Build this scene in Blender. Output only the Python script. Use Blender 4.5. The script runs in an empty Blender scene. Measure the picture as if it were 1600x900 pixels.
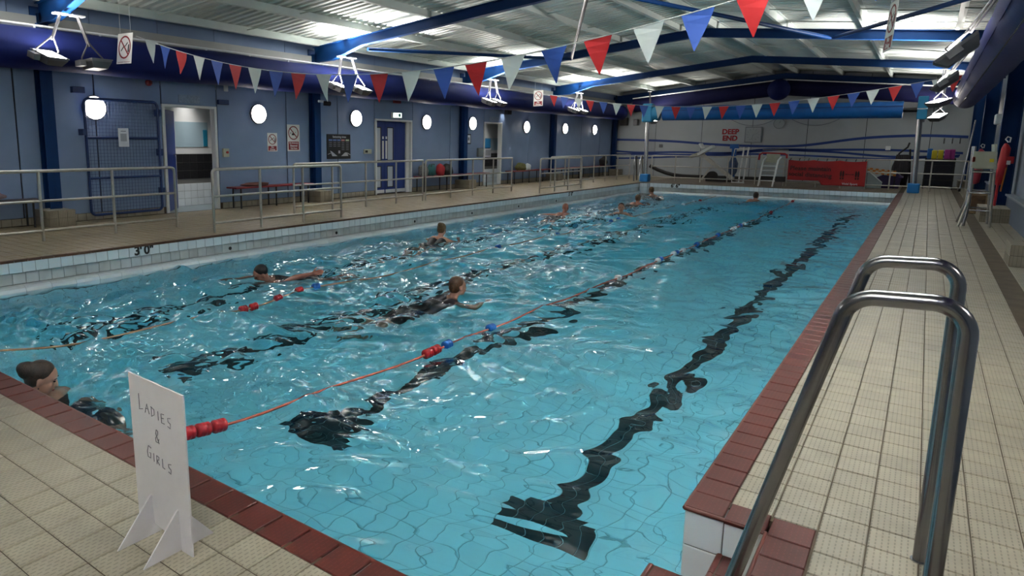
import bpy, bmesh, math, random
import numpy as np
from mathutils import Vector, Matrix

random.seed(7)
NR = np.random.default_rng(7)
sc = bpy.context.scene
COL = sc.collection

# ------------------------------------------------------------------ camera
CAM_F, CAM_YAW, CAM_PITCH, CAM_ROLL, CAM_CX, CAM_CY = 1037.3788, -36.80374, 9.211367, 0.486323, 664.578, 390.4586
CAM_POS = np.array([0.0, 0.0, 1.45])


def cam_axes():
    yw, pt, rl = [math.radians(v) for v in (CAM_YAW, CAM_PITCH, CAM_ROLL)]
    f = np.array([math.sin(yw) * math.cos(pt), math.cos(yw) * math.cos(pt), -math.sin(pt)])
    r = np.array([math.cos(yw), -math.sin(yw), 0.0])
    u = np.cross(r, f)
    c, s = math.cos(rl), math.sin(rl)
    return c * r + s * u, -s * r + c * u, f


CR, CU, CF = cam_axes()
cd = bpy.data.cameras.new('camera')
cam = bpy.data.objects.new('camera', cd)
COL.objects.link(cam)
cam.matrix_world = Matrix(((CR[0], CU[0], -CF[0], CAM_POS[0]), (CR[1], CU[1], -CF[1], CAM_POS[1]),
                           (CR[2], CU[2], -CF[2], CAM_POS[2]), (0, 0, 0, 1)))
cd.sensor_width = 36.0
cd.sensor_fit = 'HORIZONTAL'
cd.lens = CAM_F / 1600 * 36
cd.shift_x = (800 - CAM_CX) / 1600
cd.shift_y = (CAM_CY - 450) / 1600
cd.clip_start = 0.05
cd.clip_end = 200
sc.camera = cam

# ------------------------------------------------------------------ view, world
sc.view_settings.view_transform = 'Standard'
sc.view_settings.look = 'None'
sc.view_settings.gamma = 1.0
sc.view_settings.exposure = 1.64
LAMP_POWER = 60.0
ROOM_LAMP = 3.2
world = bpy.data.worlds.new('World')
sc.world = world
world.use_nodes = True
world.node_tree.nodes['Background'].inputs[0].default_value = (0.30, 0.33, 0.36, 1)
world.node_tree.nodes['Background'].inputs[1].default_value = 0.0
sc.cycles.use_denoising = True
sc.cycles.max_bounces = 12
sc.cycles.diffuse_bounces = 5
sc.cycles.glossy_bounces = 4
sc.cycles.transmission_bounces = 8
sc.cycles.sample_clamp_indirect = 12.0

# main dimensions (metres, deck level = 0)
PX0, PX1, PY0, PY1 = -8.70, -0.646, 1.603, 25.5      # pool
WATER = -0.42
WL, WR, WF, WN = -12.10, 1.50, 31.20, -6.0           # room walls
RIDGE_X, RIDGE_Z, EAVE_DX, SLOPE = -4.95, 4.33, 7.0, 0.0985
FRAMES_Y = [-1.1, 5.3, 11.5, 18.0, 24.4, 30.9]


# ------------------------------------------------------------------ helpers
def lin(c):
    c = c / 255.0
    return c / 12.92 if c <= 0.04045 else ((c + 0.055) / 1.055) ** 2.4


def rgb(r, g, b):
    return (lin(r), lin(g), lin(b), 1.0)


MATS = {}


def mat(name, color, rough=0.5, metal=0.0, emit=None, emit_s=0.0, noise=0.0, nscale=6.0, bump=0.0, bscale=40.0,
        vary=0.0, spec=0.5, coat=0.0, stains=0.0):
    if name in MATS:
        return MATS[name]
    m = bpy.data.materials.new(name)
    m.use_nodes = True
    nt = m.node_tree
    b = nt.nodes['Principled BSDF']
    b.inputs['Base Color'].default_value = color
    b.inputs['Roughness'].default_value = rough
    b.inputs['Metallic'].default_value = metal
    b.inputs['Specular IOR Level'].default_value = spec
    b.inputs['Coat Weight'].default_value = coat
    if emit is not None:
        b.inputs['Emission Color'].default_value = emit
        b.inputs['Emission Strength'].default_value = emit_s
    geo = nt.nodes.new('ShaderNodeNewGeometry')
    cur = None
    if noise > 0 or vary > 0 or stains > 0:
        val = None
        if noise > 0:
            n = nt.nodes.new('ShaderNodeTexNoise')
            n.inputs['Scale'].default_value = nscale
            n.inputs['Detail'].default_value = 4
            nt.links.new(geo.outputs['Position'], n.inputs['Vector'])
            mr = nt.nodes.new('ShaderNodeMapRange')
            mr.inputs[1].default_value = 0.3
            mr.inputs[2].default_value = 0.7
            mr.inputs[3].default_value = 1 - noise
            mr.inputs[4].default_value = 1 + noise
            nt.links.new(n.outputs['Fac'], mr.inputs[0])
            val = mr.outputs[0]
        if vary > 0:
            oi = nt.nodes.new('ShaderNodeObjectInfo')
            ad = nt.nodes.new('ShaderNodeMath')
            ad.operation = 'ADD'
            nt.links.new(oi.outputs['Random'], ad.inputs[0])
            nt.links.new(geo.outputs['Random Per Island'], ad.inputs[1])
            fr = nt.nodes.new('ShaderNodeMath')
            fr.operation = 'FRACT'
            nt.links.new(ad.outputs[0], fr.inputs[0])
            mr = nt.nodes.new('ShaderNodeMapRange')
            mr.inputs[3].default_value = 1 - vary
            mr.inputs[4].default_value = 1 + vary
            nt.links.new(fr.outputs[0], mr.inputs[0])
            if val is None:
                val = mr.outputs[0]
            else:
                mu = nt.nodes.new('ShaderNodeMath')
                mu.operation = 'MULTIPLY'
                nt.links.new(val, mu.inputs[0])
                nt.links.new(mr.outputs[0], mu.inputs[1])
                val = mu.outputs[0]
        if stains > 0:
            n = nt.nodes.new('ShaderNodeTexNoise')
            n.inputs['Scale'].default_value = 1.3
            n.inputs['Detail'].default_value = 6
            n.inputs['Roughness'].default_value = 0.7
            nt.links.new(geo.outputs['Position'], n.inputs['Vector'])
            mr = nt.nodes.new('ShaderNodeMapRange')
            mr.inputs[1].default_value = 0.52
            mr.inputs[2].default_value = 0.75
            mr.inputs[3].default_value = 1.0
            mr.inputs[4].default_value = 1.0 - stains
            nt.links.new(n.outputs['Fac'], mr.inputs[0])
            if val is None:
                val = mr.outputs[0]
            else:
                mu = nt.nodes.new('ShaderNodeMath')
                mu.operation = 'MULTIPLY'
                nt.links.new(val, mu.inputs[0])
                nt.links.new(mr.outputs[0], mu.inputs[1])
                val = mu.outputs[0]
        vm = nt.nodes.new('ShaderNodeVectorMath')
        vm.operation = 'SCALE'
        vm.inputs[0].default_value = color[:3]
        nt.links.new(val, vm.inputs['Scale'])
        nt.links.new(vm.outputs[0], b.inputs['Base Color'])
    if bump > 0:
        n = nt.nodes.new('ShaderNodeTexNoise')
        n.inputs['Scale'].default_value = bscale
        n.inputs['Detail'].default_value = 3
        nt.links.new(geo.outputs['Position'], n.inputs['Vector'])
        bp = nt.nodes.new('ShaderNodeBump')
        bp.inputs['Strength'].default_value = bump
        bp.inputs['Distance'].default_value = 0.01
        nt.links.new(n.outputs['Fac'], bp.inputs['Height'])
        nt.links.new(bp.outputs[0], b.inputs['Normal'])
    MATS[name] = m
    return m


def studded(m, sx, sy, dist, dark=0.0):
    """short raised dashes of the non-slip tiles, fine relief with the base colour scaled on them"""
    nt = m.node_tree
    b = nt.nodes['Principled BSDF']
    geo = nt.nodes.new('ShaderNodeNewGeometry')
    sep = nt.nodes.new('ShaderNodeSeparateXYZ')
    nt.links.new(geo.outputs['Position'], sep.inputs[0])

    def op(o, a, c=None):
        n = nt.nodes.new('ShaderNodeMath')
        n.operation = o
        for k, v in enumerate((a, c)):
            if v is None:
                continue
            if isinstance(v, (int, float)):
                n.inputs[k].default_value = v
            else:
                nt.links.new(v, n.inputs[k])
        return n.outputs[0]
    u = op('DIVIDE', sep.outputs[0], sx)
    v = op('DIVIDE', sep.outputs[1], sy)
    row = op('FLOOR', u)
    a = op('ABSOLUTE', op('SUBTRACT', op('FRACT', u), 0.5))
    c = op('ABSOLUTE', op('SUBTRACT', op('FRACT', op('ADD', v, op('MULTIPLY', row, 0.5))), 0.5))
    h = op('MULTIPLY', op('LESS_THAN', a, 0.13), op('LESS_THAN', c, 0.33))
    bp = nt.nodes.new('ShaderNodeBump')
    bp.inputs['Strength'].default_value = 0.6
    bp.inputs['Distance'].default_value = dist
    nt.links.new(h, bp.inputs['Height'])
    nt.links.new(bp.outputs[0], b.inputs['Normal'])
    src = b.inputs['Base Color'].links[0].from_socket
    sc_ = nt.nodes.new('ShaderNodeVectorMath')
    sc_.operation = 'SCALE'
    nt.links.new(src, sc_.inputs[0])
    nt.links.new(op('SUBTRACT', 1.0, op('MULTIPLY', h, dark)), sc_.inputs['Scale'])
    nt.links.new(sc_.outputs[0], b.inputs['Base Color'])
    return m


M_beige = studded(mat('beige_tile', (0.310, 0.272, 0.208, 1), 0.42, noise=0.08, nscale=9, vary=0.07, stains=0.28), 0.0194, 0.026, 0.0016, 0.36)
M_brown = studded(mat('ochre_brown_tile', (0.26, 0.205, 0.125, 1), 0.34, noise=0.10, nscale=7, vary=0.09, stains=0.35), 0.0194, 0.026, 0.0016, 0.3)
M_umber_shade = studded(mat('umber_tile', (0.17, 0.125, 0.085, 1), 0.4, noise=0.12, nscale=7, vary=0.09, stains=0.3), 0.0194, 0.026, 0.0016, 0.3)  # far deck brown, its colour deepened to carry the shade behind the railing
M_red = studded(mat('red_tile', (0.088, 0.016, 0.011, 1), 0.42, noise=0.14, nscale=11, vary=0.08, spec=0.35), 0.0185, 0.0245, 0.0030, -0.25)
M_nosing = mat('red_nosing', (0.125, 0.026, 0.017, 1), 0.36, noise=0.1, nscale=9, vary=0.06)
M_grout = mat('deck_grout', (0.075, 0.055, 0.035, 1), 0.85, noise=0.25, nscale=5)
M_wtile = mat('white_pool_tile', (0.84, 0.89, 0.92, 1), 0.22, vary=0.04, noise=0.03, nscale=3)
M_gtile = mat('gutter_tile', (0.58, 0.60, 0.60, 1), 0.4, vary=0.08, noise=0.12, nscale=4)
M_wgrout = mat('white_tile_grout', (0.17, 0.17, 0.16, 1), 0.8)
M_ptile = mat('pool_floor_tile', (0.62, 0.85, 0.91, 1), 0.4, vary=0.035, noise=0.03, nscale=2)
M_pgrout = mat('pool_floor_grout', (0.31, 0.48, 0.52, 1), 0.8)
M_lane = mat('lane_black_tile', (0.008, 0.012, 0.015, 1), 0.4, vary=0.2)
M_wall = mat('blue_grey_wall_panel', rgb(118, 138, 172), 0.55, noise=0.05, nscale=2.5)
M_gap = mat('panel_gap', (0.012, 0.014, 0.022, 1), 0.9)
M_wallfar = mat('pale_wall_panel', (0.42, 0.45, 0.48, 1), 0.5, noise=0.04, nscale=2)
M_wallr = mat('grey_wall_panel', (0.24, 0.28, 0.34, 1), 0.5, noise=0.06, nscale=2)
M_navy = mat('navy_steel_paint', (0.006, 0.030, 0.135, 1), 0.4, noise=0.06)
M_beam = mat('blue_steel_paint', (0.0015, 0.030, 0.125, 1), 0.5, noise=0.05, spec=0.2)
M_deckroof = mat('white_roof_sheet', (0.60, 0.63, 0.60, 1), 0.38, noise=0.06, nscale=1.2)
M_purlin = mat('pale_purlin', (0.55, 0.60, 0.57, 1), 0.45, noise=0.06, nscale=2)
M_duct = mat('navy_duct_fabric', (0.005, 0.012, 0.095, 1), 0.7, spec=0.2, bump=0.35, bscale=7)
M_duct_d = mat('dark_duct_fabric', (0.005, 0.006, 0.045, 1), 0.7, spec=0.2, bump=0.35, bscale=7)
M_ductp = mat('purple_duct_fabric', (0.022, 0.024, 0.14, 1), 0.6, bump=0.35, bscale=7)
M_white = mat('white_paint', (0.72, 0.73, 0.73, 1), 0.45)
M_steel = mat('brushed_stainless', (0.52, 0.52, 0.53, 1), 0.27, 1.0, noise=0.07, nscale=30)
M_chrome = mat('polished_stainless', (0.24, 0.235, 0.25, 1), 0.22, 1.0, noise=0.03, nscale=20)
M_galv = mat('galvanised_rail', (0.50, 0.48, 0.44, 1), 0.36, 0.85, noise=0.08, nscale=14)
M_lampgrey = mat('floodlight_grey', (0.16, 0.16, 0.17, 1), 0.45, 0.4)
M_lampbr = mat('lamp_bracket_grey', (0.055, 0.055, 0.06, 1), 0.55, 0.2)
M_lampglow = mat('floodlight_glass_lit', (1, 1, 1, 1), 0.4, emit=(1.0, 0.93, 0.84, 1), emit_s=22.0)
M_lampoff = mat('floodlight_glass_off', (0.45, 0.46, 0.46, 1), 0.25)
M_disc = mat('bulkhead_glow', (1, 1, 1, 1), 0.4, emit=(1.0, 0.92, 0.84, 1), emit_s=10.0)
M_exit = mat('exit_glow', (0.8, 1, 0.9, 1), 0.4, emit=(0.80, 1.0, 0.93, 1), emit_s=1.0)
M_black = mat('black_plastic', (0.012, 0.012, 0.014, 1), 0.45)
M_red_p = mat('red_plastic', (0.42, 0.014, 0.022, 1), 0.38, noise=0.08)
M_blue_p = mat('blue_plastic', (0.012, 0.12, 0.48, 1), 0.38, noise=0.06)
M_white_p = mat('white_plastic', (0.78, 0.80, 0.80, 1), 0.38)
M_flag_r = mat('red_flag', (0.52, 0.018, 0.022, 1), 0.6)
M_flag_b = mat('blue_flag', (0.035, 0.10, 0.42, 1), 0.6)
M_flag_w = mat('white_flag', (0.62, 0.68, 0.67, 1), 0.6)
M_cord = mat('pale_cord', (0.6, 0.62, 0.62, 1), 0.7)
M_rope = mat('orange_rope', (0.50, 0.115, 0.07, 1), 0.6)
M_rope_t = mat('tan_rope', (0.42, 0.24, 0.14, 1), 0.6)
M_bench = mat('red_bench_top', (0.22, 0.015, 0.022, 1), 0.45)
M_bench_d = mat('brown_bench_top', (0.075, 0.055, 0.055, 1), 0.5)
M_sign_w = mat('sign_white', (0.72, 0.71, 0.69, 1), 0.5)
M_sign_r = mat('sign_red', (0.22, 0.008, 0.014, 1), 0.5)
M_paper = mat('paper_white', (0.72, 0.75, 0.80, 1), 0.6)
M_ink = mat('faded_ink', (0.20, 0.21, 0.25, 1), 0.7)
M_board = mat('foam_board', (0.66, 0.63, 0.65, 1), 0.5, noise=0.025, nscale=18)
M_pen = mat('marker_line', (0.13, 0.12, 0.15, 1), 0.7)
M_teal = mat('teal_pad', (0.012, 0.20, 0.38, 1), 0.5)
M_cyanpad = mat('bright_blue_pad', (0.008, 0.19, 0.55, 1), 0.5)
M_roller = mat('blue_cover_roll', (0.006, 0.115, 0.40, 1), 0.5, noise=0.12, nscale=3)
M_banner = mat('red_banner', (0.42, 0.012, 0.014, 1), 0.5, bump=0.2, bscale=6)
M_stripe = mat('blue_wall_stripe', (0.012, 0.045, 0.24, 1), 0.5)
M_door = mat('blue_door', (0.007, 0.030, 0.20, 1), 0.4)
M_glass_w = mat('pale_vision_panel', (0.55, 0.60, 0.66, 1), 0.2)
M_yellow = mat('yellow_foam', (0.62, 0.50, 0.02, 1), 0.6)
M_pink = mat('magenta_foam', (0.36, 0.035, 0.24, 1), 0.6)
M_dkrub = mat('dark_rubber', (0.025, 0.022, 0.022, 1), 0.7)
M_plum = mat('plum_plastic', (0.035, 0.018, 0.09, 1), 0.5)
M_orange = mat('orange_tape', (0.60, 0.17, 0.02, 1), 0.5)
M_cardb = mat('cream_plastic', (0.42, 0.42, 0.33, 1), 0.5, noise=0.1)
M_green = mat('olive_cloth', (0.10, 0.10, 0.03, 1), 0.8, noise=0.3, nscale=20)
M_tealc = mat('teal_cloth', (0.02, 0.12, 0.13, 1), 0.8)
M_redc = mat('red_cloth', (0.40, 0.02, 0.03, 1), 0.8)
M_patt = mat('grey_patterned_cloth', (0.14, 0.14, 0.14, 1), 0.8, noise=0.7, nscale=35)
M_towel = mat('mauve_towel', (0.20, 0.14, 0.15, 1), 0.9, noise=0.2, nscale=25)
M_greyfloor = mat('grey_vinyl', (0.17, 0.22, 0.24, 1), 0.4)
M_skin = mat('skin', (0.46, 0.235, 0.165, 1), 0.42, noise=0.06, nscale=20)
M_skin2 = mat('skin_ruddy', (0.40, 0.17, 0.12, 1), 0.42, noise=0.08, nscale=20)
M_lips = mat('lips', (0.30, 0.07, 0.06, 1), 0.4)
M_hair_d = mat('dark_brown_hair', (0.030, 0.016, 0.011, 1), 0.42, noise=0.5, nscale=60, bump=0.5, bscale=120)
M_hair_r = mat('auburn_hair', (0.105, 0.045, 0.020, 1), 0.45, noise=0.4, nscale=50, bump=0.5, bscale=100)
M_hair_b = mat('light_brown_hair', (0.16, 0.085, 0.035, 1), 0.5, noise=0.4, nscale=50, bump=0.5, bscale=100)
M_suit = mat('black_swim_fabric', (0.006, 0.007, 0.010, 1), 0.5)
M_suit2 = mat('dark_plum_swim_shirt', (0.016, 0.011, 0.017, 1), 0.5)
M_eye = mat('dark_eye', (0.02, 0.012, 0.01, 1), 0.2)


def link(o, parent=None):
    COL.objects.link(o)
    if parent is not None:
        o.parent = parent
    return o


def tag(o, label=None, cat=None, group=None, kind=None):
    if label:
        o['label'] = label
    if cat:
        o['category'] = cat
    if group:
        o['group'] = group
    if kind:
        o['kind'] = kind
    return o


def empty(name, label=None, cat=None, loc=(0, 0, 0), rz=0.0, group=None, kind=None):
    o = bpy.data.objects.new(name, None)
    o.empty_display_size = 0.1
    o.location = loc
    o.rotation_euler = (0, 0, rz)
    link(o)
    return tag(o, label, cat, group, kind)


def mesh_np(name, V, quads=None, tris=None, smooth=False):
    me = bpy.data.meshes.new(name)
    V = np.asarray(V, np.float32)
    me.vertices.add(len(V))
    me.vertices.foreach_set('co', V.ravel())
    idx = []
    tot = []
    if quads is not None and len(quads):
        idx.append(np.asarray(quads, np.int32).ravel())
        tot.append(np.full(len(quads), 4, np.int32))
    if tris is not None and len(tris):
        idx.append(np.asarray(tris, np.int32).ravel())
        tot.append(np.full(len(tris), 3, np.int32))
    idx = np.concatenate(idx)
    tot = np.concatenate(tot)
    me.loops.add(len(idx))
    me.loops.foreach_set('vertex_index', idx)
    me.polygons.add(len(tot))
    st = np.concatenate([[0], np.cumsum(tot)[:-1]]).astype(np.int32)
    me.polygons.foreach_set('loop_start', st)
    me.polygons.foreach_set('loop_total', tot)
    me.polygons.foreach_set('use_smooth', np.full(len(tot), smooth, bool))
    me.update(calc_edges=True)
    me.validate()
    return me


class MB:
    """collects simple solids and links them as ONE mesh object"""

    def __init__(self, smooth=False):
        self.v, self.f, self.s = [], [], []
        self.smooth = smooth

    def add(self, vs, fs, smooth=None):
        o = len(self.v)
        self.v += [tuple(map(float, p)) for p in vs]
        self.f += [tuple(i + o for i in f) for f in fs]
        self.s += [self.smooth if smooth is None else smooth] * len(fs)
        return self

    def box(self, x0, x1, y0, y1, z0, z1):
        vs = [(x0, y0, z0), (x1, y0, z0), (x1, y1, z0), (x0, y1, z0), (x0, y0, z1), (x1, y0, z1), (x1, y1, z1), (x0, y1, z1)]
        return self.add(vs, [(0, 3, 2, 1), (4, 5, 6, 7), (0, 1, 5, 4), (1, 2, 6, 5), (2, 3, 7, 6), (3, 0, 4, 7)], False)

    def bbox(self, x0, x1, y0, y1, z0, z1, c=0.01):
        """box with chamfered edges"""
        bm = bmesh.new()
        bmesh.ops.create_cube(bm, size=1.0)
        for v in bm.verts:
            v.co = Vector(((x0 + x1) / 2 + v.co.x * (x1 - x0), (y0 + y1) / 2 + v.co.y * (y1 - y0), (z0 + z1) / 2 + v.co.z * (z1 - z0)))
        bmesh.ops.bevel(bm, geom=list(bm.edges), offset=c, segments=2, affect='EDGES', profile=0.5)
        bm.verts.index_update()
        self.add([v.co for v in bm.verts], [tuple(v.index for v in f.verts) for f in bm.faces], False)
        bm.free()
        return self

    def obox(self, c, ax, ay, az, hx, hy, hz):
        """oriented box: centre, three axes, half sizes"""
        c, ax, ay, az = [Vector(q) for q in (c, ax, ay, az)]
        vs = [c + ax * hx * i + ay * hy * j + az * hz * k for k in (-1, 1) for (i, j) in ((-1, -1), (1, -1), (1, 1), (-1, 1))]
        return self.add(vs, [(0, 3, 2, 1), (4, 5, 6, 7), (0, 1, 5, 4), (1, 2, 6, 5), (2, 3, 7, 6), (3, 0, 4, 7)], False)

    def bar(self, p0, p1, w, h, up=(0, 0, 1)):
        p0, p1 = Vector(p0), Vector(p1)
        d = (p1 - p0)
        l = d.length
        d.normalize()
        upv = Vector(up)
        if abs(d.dot(upv)) > 0.98:
            upv = Vector((0, 1, 0))
        s = d.cross(upv).normalized()
        u = s.cross(d).normalized()
        return self.obox((p0 + p1) / 2, d, s, u, l / 2, w / 2, h / 2)

    def tube(self, pts, r, n=12, caps=True, closed=False, radii=None):
        pts = [Vector(p) for p in pts]
        m = len(pts)
        prev = None
        rings = []
        for i, p in enumerate(pts):
            if closed:
                d = (pts[(i + 1) % m] - pts[i - 1]).normalized()
            else:
                d = (pts[min(i + 1, m - 1)] - pts[max(i - 1, 0)]).normalized()
            if prev is None:
                a = Vector((0, 0, 1)) if abs(d.z) < 0.9 else Vector((1, 0, 0))
                s = d.cross(a).normalized()
            else:
                s = (prev - d * prev.dot(d)).normalized()
            prev = s
            t = d.cross(s)
            rr = radii[i] if radii else r
            rings.append([p + (s * math.cos(2 * math.pi * k / n) + t * math.sin(2 * math.pi * k / n)) * rr for k in range(n)])
        vs = [q for rg in rings for q in rg]
        fs = []
        for i in range(m if closed else m - 1):
            j = (i + 1) % m
            for k in range(n):
                fs.append((i * n + k, i * n + (k + 1) % n, j * n + (k + 1) % n, j * n + k))
        self.add(vs, fs, True)
        if caps and not closed:
            self.add(rings[0], [tuple(range(n))[::-1]], False)
            self.add(rings[-1], [tuple(range(n))], False)
        return self

    def capsule(self, p0, p1, r0, r1=None, n=14, k=5):
        r1 = r0 if r1 is None else r1
        p0, p1 = Vector(p0), Vector(p1)
        d = p1 - p0
        if d.length < 1e-6:
            d = Vector((0, 0, 1e-4))
        u = d.normalized()
        pts, rad = [], []
        for i in range(k):
            a = math.pi / 2 * (1 - i / k)
            pts.append(p0 - u * r0 * math.sin(a))
            rad.append(max(r0 * math.cos(a), r0 * 0.02))
        pts.append(p0)
        rad.append(r0)
        pts.append(p1)
        rad.append(r1)
        for i in range(1, k + 1):
            a = math.pi / 2 * i / k
            pts.append(p1 + u * r1 * math.sin(a))
            rad.append(max(r1 * math.cos(a), r1 * 0.02))
        return self.tube(pts, 1, n, True, False, rad)

    def ellipsoid(self, c, rx, ry, rz, rot=None, n=20, m=12):
        c = Vector(c)
        vs = []
        for i in range(m + 1):
            th = math.pi * i / m
            for k in range(n):
                ph = 2 * math.pi * k / n
                st = max(math.sin(th), 0.015)
                p = Vector((rx * st * math.cos(ph), ry * st * math.sin(ph), rz * math.cos(th)))
                if rot is not None:
                    p = rot @ p
                vs.append(c + p)
        fs = []
        for i in range(m):
            for k in range(n):
                fs.append((i * n + k, (i + 1) * n + k, (i + 1) * n + (k + 1) % n, i * n + (k + 1) % n))
        fs.append(tuple(range(n)))
        fs.append(tuple(m * n + k for k in range(n))[::-1])
        return self.add(vs, fs, True)

    def prism(self, poly, axis, a, b):
        """extrude a 2D polygon along an axis ('x','y','z') from a to b"""
        n = len(poly)

        def P(u, v, w):
            return {'x': (w, u, v), 'y': (u, w, v), 'z': (u, v, w)}[axis]
        vs = [P(u, v, a) for u, v in poly] + [P(u, v, b) for u, v in poly]
        fs = [tuple(range(n))[::-1], tuple(range(n, 2 * n))] + [(i, (i + 1) % n, n + (i + 1) % n, n + i) for i in range(n)]
        return self.add(vs, fs, False)

    def mesh(self, name):
        me = bpy.data.meshes.new(name)
        me.from_pydata(self.v, [], self.f)
        me.polygons.foreach_set('use_smooth', self.s)
        me.update()
        bm = bmesh.new()
        bm.from_mesh(me)
        bmesh.ops.recalc_face_normals(bm, faces=bm.faces)
        bm.to_mesh(me)
        bm.free()
        return me

    def build(self, name, m, parent=None, **kw):
        me = self.mesh(name)
        me.materials.append(m)
        o = bpy.data.objects.new(name, me)
        link(o, parent)
        return tag(o, **kw) if kw else o


def struct(name, mb, m):
    return mb.build(name, m, None, kind='structure')


def copy_tree(o, parent=None):
    c = o.copy()
    COL.objects.link(c)
    c.parent = parent
    for ch in list(o.children):
        copy_tree(ch, c)
    return c


def text_mesh(body, size, extrude=0.002, bold=0.0, align='CENTER', spacing=1.0, line=1.0):
    cu = bpy.data.curves.new('lettering', 'FONT')
    cu.body = body
    cu.size = size
    cu.extrude = extrude
    cu.offset = bold
    cu.align_x = align
    cu.align_y = 'CENTER'
    cu.space_character = spacing
    cu.space_line = line
    cu.resolution_u = 4
    o = bpy.data.objects.new('lettering', cu)
    COL.objects.link(o)
    dg = bpy.context.evaluated_depsgraph_get()
    dg.update()
    me = bpy.data.meshes.new_from_object(o.evaluated_get(dg))
    bpy.data.objects.remove(o)
    bpy.data.curves.remove(cu)
    return me


def text(body, size, m, parent, origin, right, up, name='lettering', **kw):
    """flat lettering with its own right and up directions, children inherit world coords (parents at identity)"""
    me = text_mesh(body, size, **kw)
    me.materials.clear()
    me.materials.append(m)
    r, u = Vector(right).normalized(), Vector(up).normalized()
    n = r.cross(u)
    M = Matrix(((r.x, u.x, n.x, origin[0]), (r.y, u.y, n.y, origin[1]), (r.z, u.z, n.z, origin[2]), (0, 0, 0, 1)))
    me.transform(M)
    o = bpy.data.objects.new(name, me)
    return link(o, parent)


# projected size, used only to choose which pieces are separate parts
def proj(P):
    d = np.asarray(P, float) - CAM_POS
    z = d @ CF
    zz = np.maximum(z, 1e-3)
    return np.stack([CAM_CX + CAM_F * (d @ CR) / zz, CAM_CY - CAM_F * (d @ CU) / zz, z], -1)


TILE_V = np.array([(-.5, -.5, 0), (.5, -.5, 0), (.5, .5, 0), (-.5, .5, 0)], float)


def tile_verts(w, h, t, c=0.003):
    """slab in the local xy plane, face at z=0, thickness t below, chamfered"""
    a, b = w / 2, h / 2
    return np.array([(-a, -b, -t), (a, -b, -t), (a, b, -t), (-a, b, -t), (-a, -b, -c), (a, -b, -c), (a, b, -c), (-a, b, -c),
                     (-a + c, -b + c, 0), (a - c, -b + c, 0), (a - c, b - c, 0), (-a + c, b - c, 0)])


TILE_F = np.array([(8, 9, 10, 11), (0, 1, 5, 4), (1, 2, 6, 5), (2, 3, 7, 6), (3, 0, 4, 7),
                   (4, 5, 9, 8), (5, 6, 10, 9), (6, 7, 11, 10), (7, 4, 8, 11)])


def tiles(parent, part, field, m, centers, w, h, right, up, t=0.012, keep=300, jit=0.0006, minpx=9.0, gap=0.005):
    """alike tiles: the `keep` that show largest are parts of their own, the rest one joined part"""
    centers = np.asarray(centers, float)
    if len(centers) == 0:
        return
    r, u = np.asarray(right, float), np.asarray(up, float)
    n = np.cross(r, u)
    R = np.stack([r, u, n], 1)
    centers = centers + n * NR.normal(0, jit, (len(centers), 1))
    p0 = proj(centers)
    pr = proj(centers + r * w)
    pu = proj(centers + u * h)
    area = np.abs((pr[:, 0] - p0[:, 0]) * (pu[:, 1] - p0[:, 1]) - (pr[:, 1] - p0[:, 1]) * (pu[:, 0] - p0[:, 0]))
    vis = (p0[:, 2] > 0.3) & (p0[:, 0] > -30) & (p0[:, 0] < 1630) & (p0[:, 1] > -30) & (p0[:, 1] < 930)
    sz = np.maximum(np.hypot(pr[:, 0] - p0[:, 0], pr[:, 1] - p0[:, 1]), np.hypot(pu[:, 0] - p0[:, 0], pu[:, 1] - p0[:, 1]))
    score = np.where(vis & (sz > minpx), area, -1)
    order = np.argsort(-score)
    sel = [i for i in order[:keep] if score[i] > 0]
    V = tile_verts(w - gap, h - gap, t)
    if sel:
        me = mesh_np(part, V, TILE_F)
        me.materials.append(m)
        M3 = Matrix([list(R[0]), list(R[1]), list(R[2])]).to_4x4()
        for i in sel:
            o = bpy.data.objects.new(part, me)
            o.matrix_world = Matrix.Translation(centers[i]) @ M3
            link(o, parent)
    rest = np.setdiff1d(np.arange(len(centers)), np.array(sel, int))
    if len(rest):
        W = V @ R.T
        VV = (centers[rest][:, None, :] + W[None]).reshape(-1, 3)
        FF = (TILE_F[None] + 12 * np.arange(len(rest))[:, None, None]).reshape(-1, 4)
        me = mesh_np(field, VV, FF)
        me.materials.append(m)
        o = bpy.data.objects.new(field, me)
        link(o, parent)
        o['kind'] = 'stuff'


def grid(x0, x1, y0, y1, w, h, z=0.0):
    """centres of whole tiles on a world grid"""
    xs = np.arange(x0 + w / 2, x1 - w * 0.3, w)
    ys = np.arange(y0 + h / 2, y1 - h * 0.3, h)
    X, Y = np.meshgrid(xs, ys)
    return np.stack([X.ravel(), Y.ravel(), np.full(X.size, z)], -1)


# ------------------------------------------------------------------ roof and frames
def roof_z(x, base=RIDGE_Z):
    return base - SLOPE * abs(x - RIDGE_X)


LAMPS = []


def add_lamp(name, loc, direction, power, size=(0.30, 0.20), color=(1.0, 0.965, 0.92), parent=None):
    ld = bpy.data.lights.new(name, 'AREA')
    ld.shape = 'RECTANGLE'
    ld.size, ld.size_y = size
    ld.energy = power
    ld.spread = math.radians(96)
    ld.color = color
    o = bpy.data.objects.new(name, ld)
    o.location = loc
    o.rotation_euler = Vector(direction).to_track_quat('-Z', 'Y').to_euler()
    link(o, parent)
    return o

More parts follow.
